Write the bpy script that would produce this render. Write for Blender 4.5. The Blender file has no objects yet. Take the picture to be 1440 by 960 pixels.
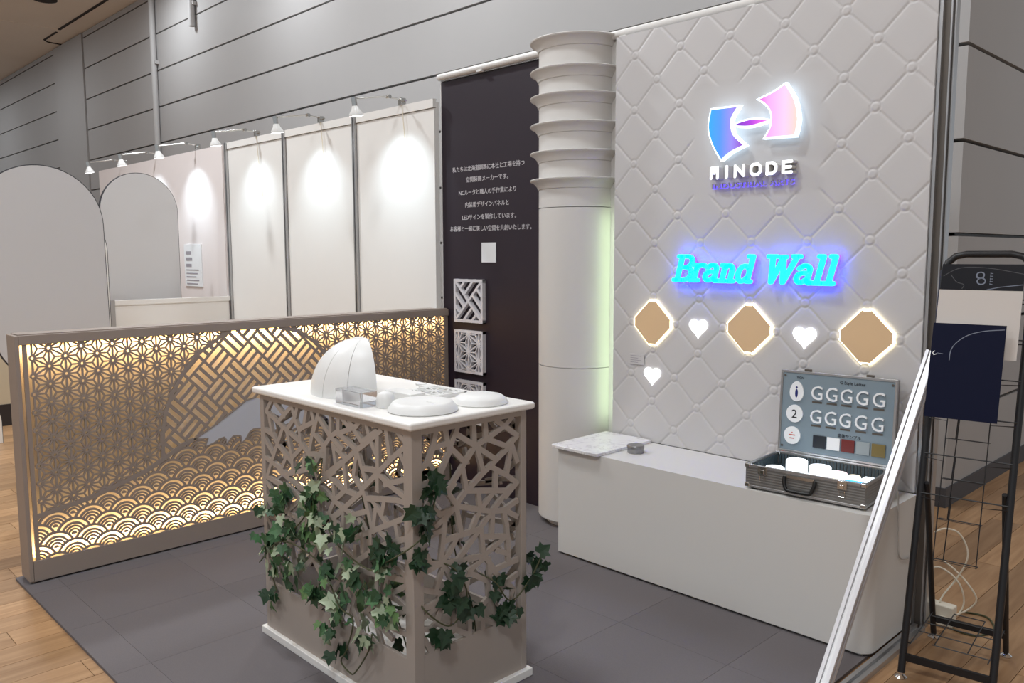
import bpy, bmesh, math, random
import numpy as np
from mathutils import Vector, Matrix
random.seed(7)
S = bpy.context.scene
COL = S.collection
PI = math.pi

# ------------------------------------------------------------------ camera
YAW, PITCH, ROLL = math.radians(45.815), math.radians(6.052), math.radians(-0.155)
fw = Vector((-math.sin(YAW)*math.cos(PITCH), math.cos(YAW)*math.cos(PITCH), -math.sin(PITCH)))
rt = Vector((math.cos(YAW), math.sin(YAW), 0)); up = rt.cross(fw)
r2 = rt*math.cos(ROLL)+up*math.sin(ROLL); u2 = -rt*math.sin(ROLL)+up*math.cos(ROLL)
cd = bpy.data.cameras.new('camera'); cam = bpy.data.objects.new('camera', cd); COL.objects.link(cam)
cam.matrix_world = Matrix(((r2.x, u2.x, -fw.x, 0), (r2.y, u2.y, -fw.y, 0), (r2.z, u2.z, -fw.z, 1.5), (0, 0, 0, 1)))
cd.sensor_fit = 'HORIZONTAL'; cd.sensor_width = 36; cd.lens = 36*1166.8/1440; cd.clip_start = .02; cd.clip_end = 200
S.camera = cam
# ------------------------------------------------------------------ light and exposure
S.view_settings.view_transform = 'Standard'; S.view_settings.look = 'None'
S.view_settings.gamma = 1; S.view_settings.exposure = 0; S.view_settings.use_curve_mapping = False
w = bpy.data.worlds.new('hall_air'); S.world = w; w.use_nodes = True
bg = w.node_tree.nodes['Background']; bg.inputs[0].default_value = (.905, .965, 1.03, 1); bg.inputs[1].default_value = .49
def area(name, loc, tgt, size, watts, col=(.90, .955, 1), sy=None):
    l = bpy.data.lights.new(name, 'AREA'); l.energy = watts; l.color = col; l.size = size
    if sy: l.shape = 'RECTANGLE'; l.size_y = sy
    o = bpy.data.objects.new(name, l); COL.objects.link(o); o.location = loc
    o.rotation_euler = (Vector(tgt)-Vector(loc)).to_track_quat('-Z', 'Y').to_euler()
    return o
# downlights in the hall ceiling, all above or beside the picture
for i_, (x_, y_, sz_, p_) in enumerate(((-7.2, 1.6, .32, 145), (-2.9, 1.2, .55, 75), (-3.4, -2.4, .8, 75), (.4, -1.7, .8, 150), (.8, 8.5, .8, 55), (-17, 3.0, .6, 34), (-22, 3.0, .6, 50), (-9, -2.4, .8, 60),
                                        (-2.4, 4.25, .4, 42), (-5.6, 4.25, .4, 42), (-8.8, 4.25, .4, 42), (-12, 4.25, .4, 42))):
    area('hall_ceiling_lamp_%d_offscreen' % (i_+1), (x_, y_, 5.40), (x_, y_, 0), sz_, p_)

# ------------------------------------------------------------------ helpers
def lin(h):
    h = h.lstrip('#'); c = [int(h[i:i+2], 16)/255 for i in (0, 2, 4)]
    return tuple(x/12.92 if x <= .04045 else ((x+.055)/1.055)**2.4 for x in c)+(1,)
MATS = {}
def mat(name, hexc, rough=.5, metal=0., noise=0., nscale=8., bump=0., bscale=60., emit=None, estr=0., spec=None, vary=0., trans=0., ior=1.45, coat=0.):
    m = bpy.data.materials.new(name); m.use_nodes = True; nt = m.node_tree; b = nt.nodes['Principled BSDF']
    c = lin(hexc); b.inputs['Base Color'].default_value = c; b.inputs['Roughness'].default_value = rough; b.inputs['Metallic'].default_value = metal
    if spec is not None: b.inputs['Specular IOR Level'].default_value = spec
    if trans: b.inputs['Transmission Weight'].default_value = trans; b.inputs['IOR'].default_value = ior
    if coat: b.inputs['Coat Weight'].default_value = coat
    src = None
    if noise:
        tc = nt.nodes.new('ShaderNodeTexCoord'); n = nt.nodes.new('ShaderNodeTexNoise'); n.inputs['Scale'].default_value = nscale; n.inputs['Detail'].default_value = 5
        nt.links.new(tc.outputs['Object'], n.inputs['Vector'])
        mx = nt.nodes.new('ShaderNodeMix'); mx.data_type = 'RGBA'
        mx.inputs[6].default_value = tuple(v*(1-noise) for v in c[:3])+(1,); mx.inputs[7].default_value = tuple(min(1, v*(1+noise)) for v in c[:3])+(1,)
        nt.links.new(n.outputs[0], mx.inputs[0]); src = mx.outputs[2]
    if vary:
        oi = nt.nodes.new('ShaderNodeObjectInfo'); hs = nt.nodes.new('ShaderNodeHueSaturation')
        mr = nt.nodes.new('ShaderNodeMapRange'); mr.inputs[3].default_value = 1-vary; mr.inputs[4].default_value = 1+vary
        nt.links.new(oi.outputs['Random'], mr.inputs[0]); nt.links.new(mr.outputs[0], hs.inputs['Value'])
        if src: nt.links.new(src, hs.inputs['Color'])
        else: hs.inputs['Color'].default_value = c
        src = hs.outputs[0]
    if src: nt.links.new(src, b.inputs['Base Color'])
    if bump:
        n = nt.nodes.new('ShaderNodeTexNoise'); n.inputs['Scale'].default_value = bscale; n.inputs['Detail'].default_value = 4
        tc = nt.nodes.new('ShaderNodeTexCoord'); nt.links.new(tc.outputs['Object'], n.inputs['Vector'])
        bp = nt.nodes.new('ShaderNodeBump'); bp.inputs['Strength'].default_value = bump; bp.inputs['Distance'].default_value = .002
        nt.links.new(n.outputs[0], bp.inputs['Height']); nt.links.new(bp.outputs[0], b.inputs['Normal'])
    if emit:
        b.inputs['Emission Color'].default_value = lin(emit); b.inputs['Emission Strength'].default_value = estr
    MATS[name] = m; return m

class MB:
    def __init__(s): s.v = []; s.f = []
    def add(s, vs, fs):
        o = len(s.v); s.v += [tuple(p) for p in vs]; s.f += [tuple(i+o for i in f) for f in fs]; return s
    def box(s, a, b):
        x0, y0, z0 = a; x1, y1, z1 = b
        return s.add([(x0, y0, z0), (x1, y0, z0), (x1, y1, z0), (x0, y1, z0), (x0, y0, z1), (x1, y0, z1), (x1, y1, z1), (x0, y1, z1)],
              [(0, 3, 2, 1), (4, 5, 6, 7), (0, 1, 5, 4), (1, 2, 6, 5), (2, 3, 7, 6), (3, 0, 4, 7)])
    def prism(s, poly, f0, f1):
        # poly: 2D points, f0/f1: functions (u,v)->xyz for the two faces; counter-clockwise seen from f1 side
        n = len(poly); A = [f0(*p) for p in poly]; B = [f1(*p) for p in poly]
        fs = [tuple(range(n-1, -1, -1)), tuple(range(n, 2*n))]+[(i, (i+1) % n, n+(i+1) % n, n+i) for i in range(n)]
        return s.add(A+B, fs)
    def tube(s, pts, r, n=8, cap=True, closed=False):
        pts = [Vector(p) for p in pts]; N = len(pts); rs = r if isinstance(r, (list, tuple)) else [r]*N
        o = len(s.v); prev = None
        for i, p in enumerate(pts):
            if closed: t = (pts[(i+1) % N]-pts[i-1])
            else: t = (pts[min(i+1, N-1)]-pts[max(i-1, 0)])
            t = t.normalized() if t.length > 1e-9 else Vector((0, 0, 1))
            if prev is None:
                a = Vector((0, 0, 1)) if abs(t.z) < .9 else Vector((1, 0, 0)); e1 = t.cross(a).normalized()
            else:
                e1 = prev-t*prev.dot(t); e1 = e1.normalized() if e1.length > 1e-6 else t.orthogonal().normalized()
            prev = e1; e2 = t.cross(e1)
            for k in range(n):
                a = 2*PI*k/n; q = p+(e1*math.cos(a)+e2*math.sin(a))*rs[i]; s.v.append(tuple(q))
        M = N if closed else N-1
        for i in range(M):
            for k in range(n):
                a = o+i*n+k; b = o+i*n+(k+1) % n; c = o+((i+1) % N)*n+(k+1) % n; d = o+((i+1) % N)*n+k
                s.f.append((a, b, c, d))
        if cap and not closed:
            s.f.append(tuple(o+k for k in range(n-1, -1, -1))); s.f.append(tuple(o+(N-1)*n+k for k in range(n)))
        return s
    def lathe(s, prof, c, n=32, a0=0., a1=2*PI):
        full = abs(a1-a0-2*PI) < 1e-6; m = n if full else n+1; o = len(s.v)
        for (r, z) in prof:
            for k in range(m):
                a = a0+(a1-a0)*k/n; s.v.append((c[0]+r*math.cos(a), c[1]+r*math.sin(a), c[2]+z))
        for i in range(len(prof)-1):
            for k in range(n):
                k2 = (k+1) % m
                s.f.append((o+i*m+k, o+i*m+k2, o+(i+1)*m+k2, o+(i+1)*m+k))
        if full:
            if prof[0][0] > 1e-6: s.f.append(tuple(o+k for k in range(m-1, -1, -1)))
            if prof[-1][0] > 1e-6: s.f.append(tuple(o+(len(prof)-1)*m+k for k in range(m)))
        return s
def mesh(mb, name='m'):
    me = bpy.data.meshes.new(name); me.from_pydata(mb.v, [], mb.f); me.update()
    return me
def obj(name, mb, m, parent=None, smooth=None, bevel=0, seg=2, kind=None, fix=True):
    me = mb if isinstance(mb, bpy.types.Mesh) else mesh(mb, name)
    if fix and not isinstance(mb, bpy.types.Mesh):
        b = bmesh.new(); b.from_mesh(me); bmesh.ops.recalc_face_normals(b, faces=b.faces); b.to_mesh(me); b.free()
    if smooth is not None:
        me.polygons.foreach_set('use_smooth', [True]*len(me.polygons)); me.set_sharp_from_angle(angle=math.radians(smooth))
    if m is not None and not me.materials: me.materials.append(m if not isinstance(m, str) else MATS[m])
    o = bpy.data.objects.new(name, me); COL.objects.link(o)
    if parent: o.parent = parent
    if bevel:
        bm_ = o.modifiers.new('bevel', 'BEVEL'); bm_.width = bevel; bm_.segments = seg; bm_.limit_method = 'ANGLE'
        if smooth is None:
            me.polygons.foreach_set('use_smooth', [True]*len(me.polygons)); bm_.harden_normals = True
            me.set_sharp_from_angle(angle=math.radians(35))
    if kind: o['kind'] = kind
    return o
def tag(o, label, cat, group=None):
    o['label'] = label; o['category'] = cat
    if group: o['group'] = group
    return o
def thing(name, label, cat, loc=(0, 0, 0), rz=0, group=None):
    o = bpy.data.objects.new(name, None); o.empty_display_size = .05; COL.objects.link(o); o.location = loc; o.rotation_euler = (0, 0, rz)
    return tag(o, label, cat, group)
def struct(name, mb, m, **k):
    o = obj(name, mb, m, **k); o['kind'] = 'structure'; return o
def share(name, me, parent, loc, rot=(0, 0, 0), sc=None):
    o = bpy.data.objects.new(name, me); COL.objects.link(o); o.parent = parent; o.location = loc; o.rotation_euler = rot
    if sc: o.scale = sc
    return o
def text_mesh(s, size, extrude=.001, align='CENTER', offset=0., shear=0., spacing=1.):
    c = bpy.data.curves.new('lettering', 'FONT'); c.body = s; c.size = size; c.extrude = extrude; c.align_x = align; c.offset = offset; c.shear = shear; c.space_character = spacing
    c.resolution_u = 3
    o = bpy.data.objects.new('lettering', c); COL.objects.link(o); dg = bpy.context.evaluated_depsgraph_get(); dg.update()
    me = bpy.data.meshes.new_from_object(o.evaluated_get(dg)); bpy.data.objects.remove(o); bpy.data.curves.remove(c); me.materials.clear()
    return me
# faces: front looks to -Y: (u,v) -> (u, Y, v)
def onY(Y): return lambda u, v: (u, Y, v)
def onX(X): return lambda u, v: (X, u, v)
def inside(p, poly):
    x, y = p; c = False; n = len(poly); j = n-1
    for i in range(n):
        xi, yi = poly[i]; xj, yj = poly[j]
        if (yi > y) != (yj > y) and x < (xj-xi)*(y-yi)/(yj-yi)+xi: c = not c
        j = i
    return c
def clipseg(a, b, poly):
    ts = [0., 1.]; dx, dy = b[0]-a[0], b[1]-a[1]; n = len(poly)
    for i in range(n):
        p, q = poly[i], poly[(i+1) % n]; ex, ey = q[0]-p[0], q[1]-p[1]; d = dx*ey-dy*ex
        if abs(d) < 1e-12: continue
        t = ((p[0]-a[0])*ey-(p[1]-a[1])*ex)/d; s_ = ((p[0]-a[0])*dy-(p[1]-a[1])*dx)/d
        if 0 < t < 1 and 0 <= s_ <= 1: ts.append(t)
    ts.sort(); out = []
    for t0, t1 in zip(ts, ts[1:]):
        if t1-t0 > 1e-4 and inside((a[0]+dx*(t0+t1)/2, a[1]+dy*(t0+t1)/2), poly):
            out.append(((a[0]+dx*t0, a[1]+dy*t0), (a[0]+dx*t1, a[1]+dy*t1)))
    return out
NB = [0]
def bar2(mb, a, b, w_, f0, f1, ext=0.):
    # every bar sits a hair deeper or prouder than the last, as hand-fitted strips do
    NB[0] += 1; k = (NB[0]*.618034 % 1)*.07; f1_ = f1
    f1 = lambda u, v: tuple(q+(p-q)*k for p, q in zip(f0(u, v), f1_(u, v)))
    dx, dy = b[0]-a[0], b[1]-a[1]; L = math.hypot(dx, dy)
    if L < 1e-5: return
    dx, dy = dx/L, dy/L; nx, ny = -dy*w_/2, dx*w_/2
    a = (a[0]-dx*ext, a[1]-dy*ext); b = (b[0]+dx*ext, b[1]+dy*ext)
    mb.prism([(a[0]-nx, a[1]-ny), (b[0]-nx, b[1]-ny), (b[0]+nx, b[1]+ny), (a[0]+nx, a[1]+ny)], f0, f1)
def ribbon(mb, pts, w_, f0, f1, closed=False):
    # mitred ribbon along a 2D polyline
    n = len(pts); Lp = []; Rp = []
    for i, p in enumerate(pts):
        if closed: a, b = pts[i-1], pts[(i+1) % n]
        else: a, b = pts[max(i-1, 0)], pts[min(i+1, n-1)]
        dx, dy = b[0]-a[0], b[1]-a[1]; L = math.hypot(dx, dy) or 1
        nx, ny = -dy/L*w_/2, dx/L*w_/2; Lp.append((p[0]+nx, p[1]+ny)); Rp.append((p[0]-nx, p[1]-ny))
    o = len(mb.v)
    for i in range(n): mb.v += [f0(*Lp[i]), f0(*Rp[i]), f1(*Lp[i]), f1(*Rp[i])]
    rng = range(n if closed else n-1)
    for i in rng:
        j = (i+1) % n; a = o+4*i; b = o+4*j
        mb.f += [(a+2, a+3, b+3, b+2), (a, b, b+1, a+1), (a, a+2, b+2, b), (a+1, b+1, b+3, a+3)]
    if not closed:
        a = o; b = o+4*(n-1); mb.f += [(a, a+1, a+3, a+2), (b, b+2, b+3, b+1)]

# ------------------------------------------------------------------ materials
mat('hall_wall', 'b0aead', .6, noise=.03, nscale=2, bump=.05)
mat('ceiling_paint', 'fbf0e2', .8, noise=.04, nscale=1.5)
mat('floor_brown', '8a6a4a', .5)
mat('dark_slot', '2a221c', .7)
mat('black_base', '2a2425', .5)
mat('grey_base', '4c4c50', .6)
mat('carpet', '676264', .95, noise=.10, nscale=160, bump=.5, bscale=400, vary=.05)
mat('white_paint', 'd6d3cf', .5, noise=.015, nscale=3, bump=.02)
mat('white_quilt', 'cccaca', .45)
mat('counter_white', 'd8d6d2', .45, noise=.012, nscale=2)
mat('solid_white', 'f0eeea', .3)
mat('white_gloss', 'e2e2e0', .42)
mat('taupe', 'a89d94', .55, noise=.02, nscale=4)
mat('taupe_screen', '96887e', .5, noise=.02, nscale=4)
mat('backing', 'efe2d2', .7)
mat('lake', 'c6c6cc', .5)
mat('eggplant', '241824', .5, noise=.05, nscale=3)
mat('print_white', 'd9d5d8', .5)
mat('sys_panel', 'eceae6', .5, noise=.01)
mat('pink_panel', 'eae2e0', .55)
mat('alu', 'b9b9ba', .35, metal=.85)
mat('alu_dark', '6e6862', .4, metal=.6)
mat('steel', 'c9c9c6', .2, metal=1)
mat('brace_silver', 'c6c5c8', .35, metal=.35)
mat('rail_white', 'e4e2df', .35)
mat('cyan_glow', '20f0ff', .4, emit='10e8ff', estr=1.6)
mat('blue_glow', '3030ff', .4, emit='4426ff', estr=8)
mat('white_glow', 'ffffff', .4, emit='f4faff', estr=1.05)
mat('halo_glow', 'ffffff', .4, emit='cfeaff', estr=1.25)
mat('heart_glow', 'ffffff', .4, emit='ffffff', estr=1.8)
mat('rim_glow', 'ffffff', .4, emit='fff0c4', estr=3.5)
mat('gold_face', 'e6c49a', .35)
mat('grey_letter', 'a09ca4', .5)
mat('violet_glow', '8070e0', .5, emit='6a58e8', estr=1.2)
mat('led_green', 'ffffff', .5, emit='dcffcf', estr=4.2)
mat('led_warm', 'ffffff', .5, emit='ffc46a', estr=6)
mat('lamp_glow', 'ffffff', .5, emit='f6fbff', estr=9)
mat('lamp_white', 'e6e6e4', .3)
mat('rack_black', '17171a', .4)
mat('chrome', 'd8d8d8', .12, metal=1)
mat('acrylic', 'f4f6fa', .03, trans=.95, ior=1.49)
mat('arch_grey', 'c6c4c4', .5)
mat('arch_edge', '3c3b40', .6)
mat('beige_wall', 'c4b69c', .6)
mat('plastic_cream', 'e6dfcf', .4)
mat('cable_white', 'e8dfcc', .4)
mat('cable_grey', 'b9b4b0', .4)
mat('tin', '9a9a9c', .3, metal=.9)
mat('orange', 'ee5a2a', .4)
mat('rubber', '161516', .6)
mat('navy_print', '080e2a', .6, spec=.15)
mat('dark_print', '0c0f18', .3, spec=.3)
mat('silver_print', '7d8494', .3)
mat('white_print', 'cfc8c2', .3)
mat('panel_blue', '82929c', .45)
mat('case_liner', '3a474d', .6)
mat('black_handle', '131314', .4)
mat('letter_white', 'f4f6f8', .4)
mat('ink', '22262c', .6)
mat('ink_navy', '1c2470', .5)
mat('ink_red', 'd06a60', .5)
mat('chip_black', '23282f', .4); mat('chip_white', 'f2f2f2', .4); mat('chip_red', '6f2420', .4); mat('chip_grey', '9aa3a6', .4); mat('chip_olive', '7d6c3c', .4)
mat('sample_glow', 'ffffff', .4, emit='eef9ff', estr=1.7)
mat('sample_warm', 'ffffff', .4, emit='fff0c0', estr=1.0)
mat('sample_pink', 'ffffff', .4, emit='ffd8e0', estr=1.0)
mat('sample_blue', '60c8ff', .4, emit='46b8ff', estr=1.0)
mat('sample_purple', '4a2c50', .4)
mat('leaf_dark', '27472c', .5, vary=.3); mat('leaf_mid', '3f6540', .5, vary=.25); mat('leaf_light', '628553', .5, vary=.2); mat('leaf_pale', '9aa88c', .5, vary=.2)
mat('stem', '4d4f35', .7)
mat('paper', 'eef0f2', .6)

def wood():
    m = mat('wood', 'b58a62', .38); nt = m.node_tree; b = nt.nodes['Principled BSDF']
    oi = nt.nodes.new('ShaderNodeObjectInfo'); tc = nt.nodes.new('ShaderNodeTexCoord'); mp = nt.nodes.new('ShaderNodeMapping')
    mp.inputs['Scale'].default_value = (14, 1.0, 1); ad = nt.nodes.new('ShaderNodeVectorMath'); ad.operation = 'ADD'
    nt.links.new(tc.outputs['Object'], mp.inputs[0]); sc = nt.nodes.new('ShaderNodeVectorMath'); sc.operation = 'SCALE'; sc.inputs[3].default_value = 37
    cx = nt.nodes.new('ShaderNodeCombineXYZ'); nt.links.new(oi.outputs['Random'], cx.inputs[0]); nt.links.new(oi.outputs['Random'], cx.inputs[1])
    nt.links.new(cx.outputs[0], sc.inputs[0]); nt.links.new(mp.outputs[0], ad.inputs[0]); nt.links.new(sc.outputs[0], ad.inputs[1])
    n = nt.nodes.new('ShaderNodeTexNoise'); n.inputs['Scale'].default_value = 2.2; n.inputs['Detail'].default_value = 8; n.inputs['Distortion'].default_value = .6
    nt.links.new(ad.outputs[0], n.inputs['Vector'])
    cr = nt.nodes.new('ShaderNodeValToRGB'); cr.color_ramp.elements[0].position = .25; cr.color_ramp.elements[0].color = lin('96704c'); cr.color_ramp.elements[1].position = .75; cr.color_ramp.elements[1].color = lin('bd9872')
    nt.links.new(n.outputs[0], cr.inputs[0])
    hs = nt.nodes.new('ShaderNodeHueSaturation'); mr = nt.nodes.new('ShaderNodeMapRange'); mr.inputs[3].default_value = .76; mr.inputs[4].default_value = 1.16
    nt.links.new(oi.outputs['Random'], mr.inputs[0]); nt.links.new(mr.outputs[0], hs.inputs['Value']); nt.links.new(cr.outputs[0], hs.inputs['Color']); nt.links.new(hs.outputs[0], b.inputs['Base Color'])
wood()
def ramp_mat(name, stops, axis, lo, hi, estr):
    m = mat(name, 'ffffff', .4); nt = m.node_tree; b = nt.nodes['Principled BSDF']
    tc = nt.nodes.new('ShaderNodeTexCoord'); sp = nt.nodes.new('ShaderNodeSeparateXYZ'); mr = nt.nodes.new('ShaderNodeMapRange'); mr.inputs[1].default_value = lo; mr.inputs[2].default_value = hi
    cr = nt.nodes.new('ShaderNodeValToRGB'); e = cr.color_ramp.elements
    e[0].position = stops[0][0]; e[0].color = lin(stops[0][1]); e[1].position = stops[-1][0]; e[1].color = lin(stops[-1][1])
    for p, c in stops[1:-1]:
        q = e.new(p); q.color = lin(c)
    nt.links.new(tc.outputs['Object'], sp.inputs[0]); nt.links.new(sp.outputs[axis], mr.inputs[0]); nt.links.new(mr.outputs[0], cr.inputs[0])
    nt.links.new(cr.outputs[0], b.inputs['Base Color']); nt.links.new(cr.outputs[0], b.inputs['Emission Color']); b.inputs['Emission Strength'].default_value = estr
ramp_mat('logo_blue', [(0, '2e9df5'), (.35, '4f8ef0'), (.7, '8f85e6'), (1, '8a4fc0')], 0, -2.15, -1.98, .6)
ramp_mat('logo_pink', [(0, 'd85fd0'), (.25, 'f0a8ee'), (.65, 'fbc8ee'), (1, 'f8d2c4')], 0, -1.90, -1.72, .5)
ramp_mat('logo_lens', [(0, '5a35b0'), (.5, 'a03ac8'), (1, 'e06ad8')], 0, -2.02, -1.86, .7)
def marble():
    m = mat('marble', 'e9e6e6', .2); nt = m.node_tree; b = nt.nodes['Principled BSDF']
    tc = nt.nodes.new('ShaderNodeTexCoord'); n = nt.nodes.new('ShaderNodeTexNoise'); n.inputs['Scale'].default_value = 6; n.inputs['Detail'].default_value = 8; n.inputs['Distortion'].default_value = 2
    nt.links.new(tc.outputs['Object'], n.inputs['Vector']); cr = nt.nodes.new('ShaderNodeValToRGB'); e = cr.color_ramp.elements
    e[0].position = .46; e[0].color = lin('ecebeb'); e[1].position = .54; e[1].color = lin('ecebeb'); q = e.new(.5); q.color = lin('cfccd0')
    nt.links.new(n.outputs[0], cr.inputs[0]); nt.links.new(cr.outputs[0], b.inputs['Base Color'])
marble()
def ribbed():
    m = mat('alu_ribbed', '8e8c89', .4, metal=.6); nt = m.node_tree; b = nt.nodes['Principled BSDF']
    tc = nt.nodes.new('ShaderNodeTexCoord'); wv = nt.nodes.new('ShaderNodeTexWave'); wv.bands_direction = 'Z'; wv.inputs['Scale'].default_value = 30
    nt.links.new(tc.outputs['Object'], wv.inputs['Vector']); bp = nt.nodes.new('ShaderNodeBump'); bp.inputs['Strength'].default_value = .35; bp.inputs['Distance'].default_value = .002
    nt.links.new(wv.outputs['Fac'], bp.inputs['Height']); nt.links.new(bp.outputs[0], b.inputs['Normal'])
ribbed()

# ================================================================== THE HALL
FZ = -.012
fl = struct('floor', MB().box((-42, -9, -.2), (9, 16, FZ-.006)), 'floor_brown')
PW, PL = .155, 1.24
plank_me = {}
def plank(L):
    k = round(L, 2)
    if k not in plank_me:
        g = .0012; me = mesh(MB().box((-PW/2+g, -L/2+g, -.008), (PW/2-g, L/2-g, 0)), 'plank'); me.materials.append(MATS['wood']); plank_me[k] = me
    return plank_me[k]
cells = []
ix0 = -80
for i in range(-110, 40):
    x = (i+.5)*PW; off = (i*.37 % 1)*PL
    for j in range(-6, 12):
        y = off+j*PL
        near = (-11 < x < -3.2 and -1.6 < y < 4.9 and not (x > -4.3 and y > 1.6)) or (-1.75 < x < 1.0 and 1.2 < y < 7.2)
        if -4.15 < x < -1.2 and y-PL/2 > .94 and y+PL/2 < 3.4: continue
        d = math.hypot(x, y); vis = 0
        a = math.atan2(-x, y)-YAW                # bearing from the standing point
        if near and abs(a) < math.radians(40): vis = 1
        cells.append((-vis, d, x, y))
cells.sort()
for k, (v, d, x, y) in enumerate(cells[:300]): share('plank', plank(PL), fl, (x, y, FZ))
rest = MB()
for v, d, x, y in cells[300:]:
    if -20 < x < 5: rest.box((x-PW/2+.0012, y-PL/2+.0012, FZ-.008), (x+PW/2-.0012, y+PL/2-.0012, FZ))
obj('plank_field', rest, 'wood', fl, kind='stuff', fix=False)

# hall walls: boards 0.535 high with recessed joints
HY, HX, CZ = 5.2, -1.66, 5.46
wb_ = struct('wall_back', MB().box((-42, HY+.10, FZ), (HX-.10, HY+.25, CZ)), 'hall_wall')
seams = [.0, .535, 1.07, 1.604, 2.136, 2.669, 3.204, 3.742, 4.28, 4.82, 5.355, CZ]
for x0, x1 in ((-42, -30), (-30, -18.06), (-16.36, HX)):
    for a, b in zip(seams, seams[1:]):
        obj('wall_board', MB().box((x0+.004, HY, a+.011), (x1-.004 if x1 != HX else x1, HY+.10, b-.011)), 'hall_wall', wb_)
struct('trim_1', MB().box((-18.03, HY-.02, FZ), (-16.39, HY+.10, CZ-.02)), 'hall_wall')
ws_ = struct('wall_side', MB().box((HX-.25, HY+.1005, FZ), (HX-.10, 15, CZ)), 'hall_wall')
for a, b in zip(seams, seams[1:]):
    obj('wall_board', MB().box((HX-.10, HY+.1005, a+.011), (HX, 15, b-.011)), 'hall_wall', ws_)
struct('baseboard_side', MB().box((HX, HY+.0, FZ), (HX+.012, 15, .105)), 'grey_base')
struct('baseboard_back', MB().box((-42, HY-.012, FZ), (HX+.012, HY-.0005, .105)), 'grey_base')
ce = struct('ceiling', MB().box((-42, -9, CZ), (9, 16, CZ+.2)), 'ceiling_paint')
obj('ceiling_slot', MB().box((-16.45, 4.82, CZ-.012), (-9, 4.865, CZ)), 'dark_slot', ce)
obj('ceiling_slot', MB().box((-17.4, 4.84, CZ-.012), (-16.65, 4.875, CZ)), 'dark_slot', ce)
obj('ceiling_slot', MB().tube([(-17.4, 4.86, CZ-.006), (-17.52, 4.95, CZ-.006), (-17.55, 5.19, CZ-.006)], .014, 6), 'dark_slot', ce)
obj('ceiling_joint', MB().box((-16.56, 1, CZ-.006), (-16.47, 4.81, CZ)), 'ceiling_paint', ce)
dl = tag(obj('ceiling_speaker', MB().lathe([(0, -.02), (.13, -.02), (.17, -.012), (.18, 0)], (-14.71, 4.15, CZ), 24), 'dark_slot'), 'round black ceiling speaker set in the beige hall ceiling', 'speaker')
for (x, z0, r, lb) in ((-13.08, 0, .045, 'grey vertical conduit pipe running full height on the hall wall'), (-11.68, 4.66, .045, 'short grey conduit pipe ending high on the hall wall')):
    cp = thing('conduit_pipe', lb, 'pipe', (x, HY-.05, max(z0, FZ)))
    h = CZ-max(z0, FZ)
    obj('pipe', MB().tube([(0, 0, 0), (0, 0, h)], r, 12), 'hall_wall', cp, smooth=40)
    for q in (.35, .8): obj('pipe_clip', MB().box((-.07, -.01, h*q), (.07, .049, h*q+.05)), 'hall_wall', cp)

# ================================================================== CARPET
cp = thing('carpet', 'dark grey carpet tiles laid under the exhibition booth', 'carpet', (0, 0, 0))
xs = [-4.30, -4.03, -3.53, -3.03, -2.53, -2.03, -1.53, -1.20]; ys = [.94, 1.08, 1.58, 2.08, 2.58, 3.08, 3.49]
for a, b in zip(xs, xs[1:]):
    for c, d in zip(ys, ys[1:]):
        obj('carpet_tile', MB().box((a+.0005, c+.0005, FZ), (b-.0005, d-.0005, 0)), 'carpet', cp)

# ================================================================== BACKLIT SCREEN
SX = -4.157
sc = thing('lattice_screen', 'low taupe partition screen backlit through asanoha, weave and wave lattices', 'screen', (-4.2, 2.2, 0))
def P(name, mb, m, par=None, **k):      # part of a thing standing away from the origin, given in room coordinates
    root = par or P.root
    o = obj(name, mb, m, root, **k); w_ = root; off = Vector((0, 0, 0)); M = Matrix.Identity(4)
    chain = []
    while w_: chain.append(w_); w_ = w_.parent
    for q in reversed(chain): M = M @ (Matrix.Translation(q.location) @ q.rotation_euler.to_matrix().to_4x4())
    o.data.transform(M.inverted()); return o
P.root = sc
P('end_post', MB().box((-4.285, .965, .012), (SX+.004, .983, 1.142)), 'taupe_screen', bevel=.002)
P('foot_block', MB().box((-4.275, .972, .0005), (SX-.012, .99, .012)), 'taupe_screen')
P('cap_rail', MB().box((-4.285, .983, 1.099), (SX+.004, 3.462, 1.142)), 'taupe_screen', bevel=.002)
P('cap_top', MB().box((-4.285, .983, 1.1421), (SX-.01, 3.462, 1.147)), 'taupe_screen')
P('base_board', MB().box((-4.27, .984, .008), (SX+.002, 3.46, .105)), 'taupe_screen', bevel=.002)
P('far_post', MB().box((-4.27, 3.44, .105), (SX-.002, 3.46, 1.099)), 'taupe_screen')
P('backing_panel', MB().box((-4.25, .984, .105), (-4.218, 3.44, 1.099)), 'backing')
f0 = onX(SX-.010); f1 = onX(SX)
P('lattice_stile', MB().box((SX-.010, .996, .105), (SX, 1.014, 1.099)), 'taupe_screen'); P('lattice_stile', MB().box((SX-.010, 3.428, .105), (SX, 3.44, 1.099)), 'taupe_screen')
mm = lambda L: [(a/1000, b/1000) for a, b in L]
STRIP = mm([(1010, 308), (1132, 331), (1248, 351), (1390, 394), (1511, 433), (1589, 474), (1690, 530), (1752, 551)])
WBL = mm([(1752, 551), (1849, 599), (1954, 661), (2046, 719), (2093, 727), (2160, 705), (2300, 655), (2450, 640), (2640, 700)])
FOAM = mm([(1752, 553), (1791, 547), (1827, 547), (1812, 506), (1855, 514), (1887, 532), (1914, 537), (1925, 522), (1926, 499), (1953, 525), (1966, 537), (2006, 530), (2009, 524), (2010, 493), (2033, 506), (2059, 543), (2080, 556), (2122, 554), (2150, 560), (2190, 556), (2180, 520), (2250, 545), (2300, 556), (2315, 552), (2312, 515), (2380, 540), (2430, 548), (2450, 540), (2446, 508), (2540, 530), (2640, 540)])
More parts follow.
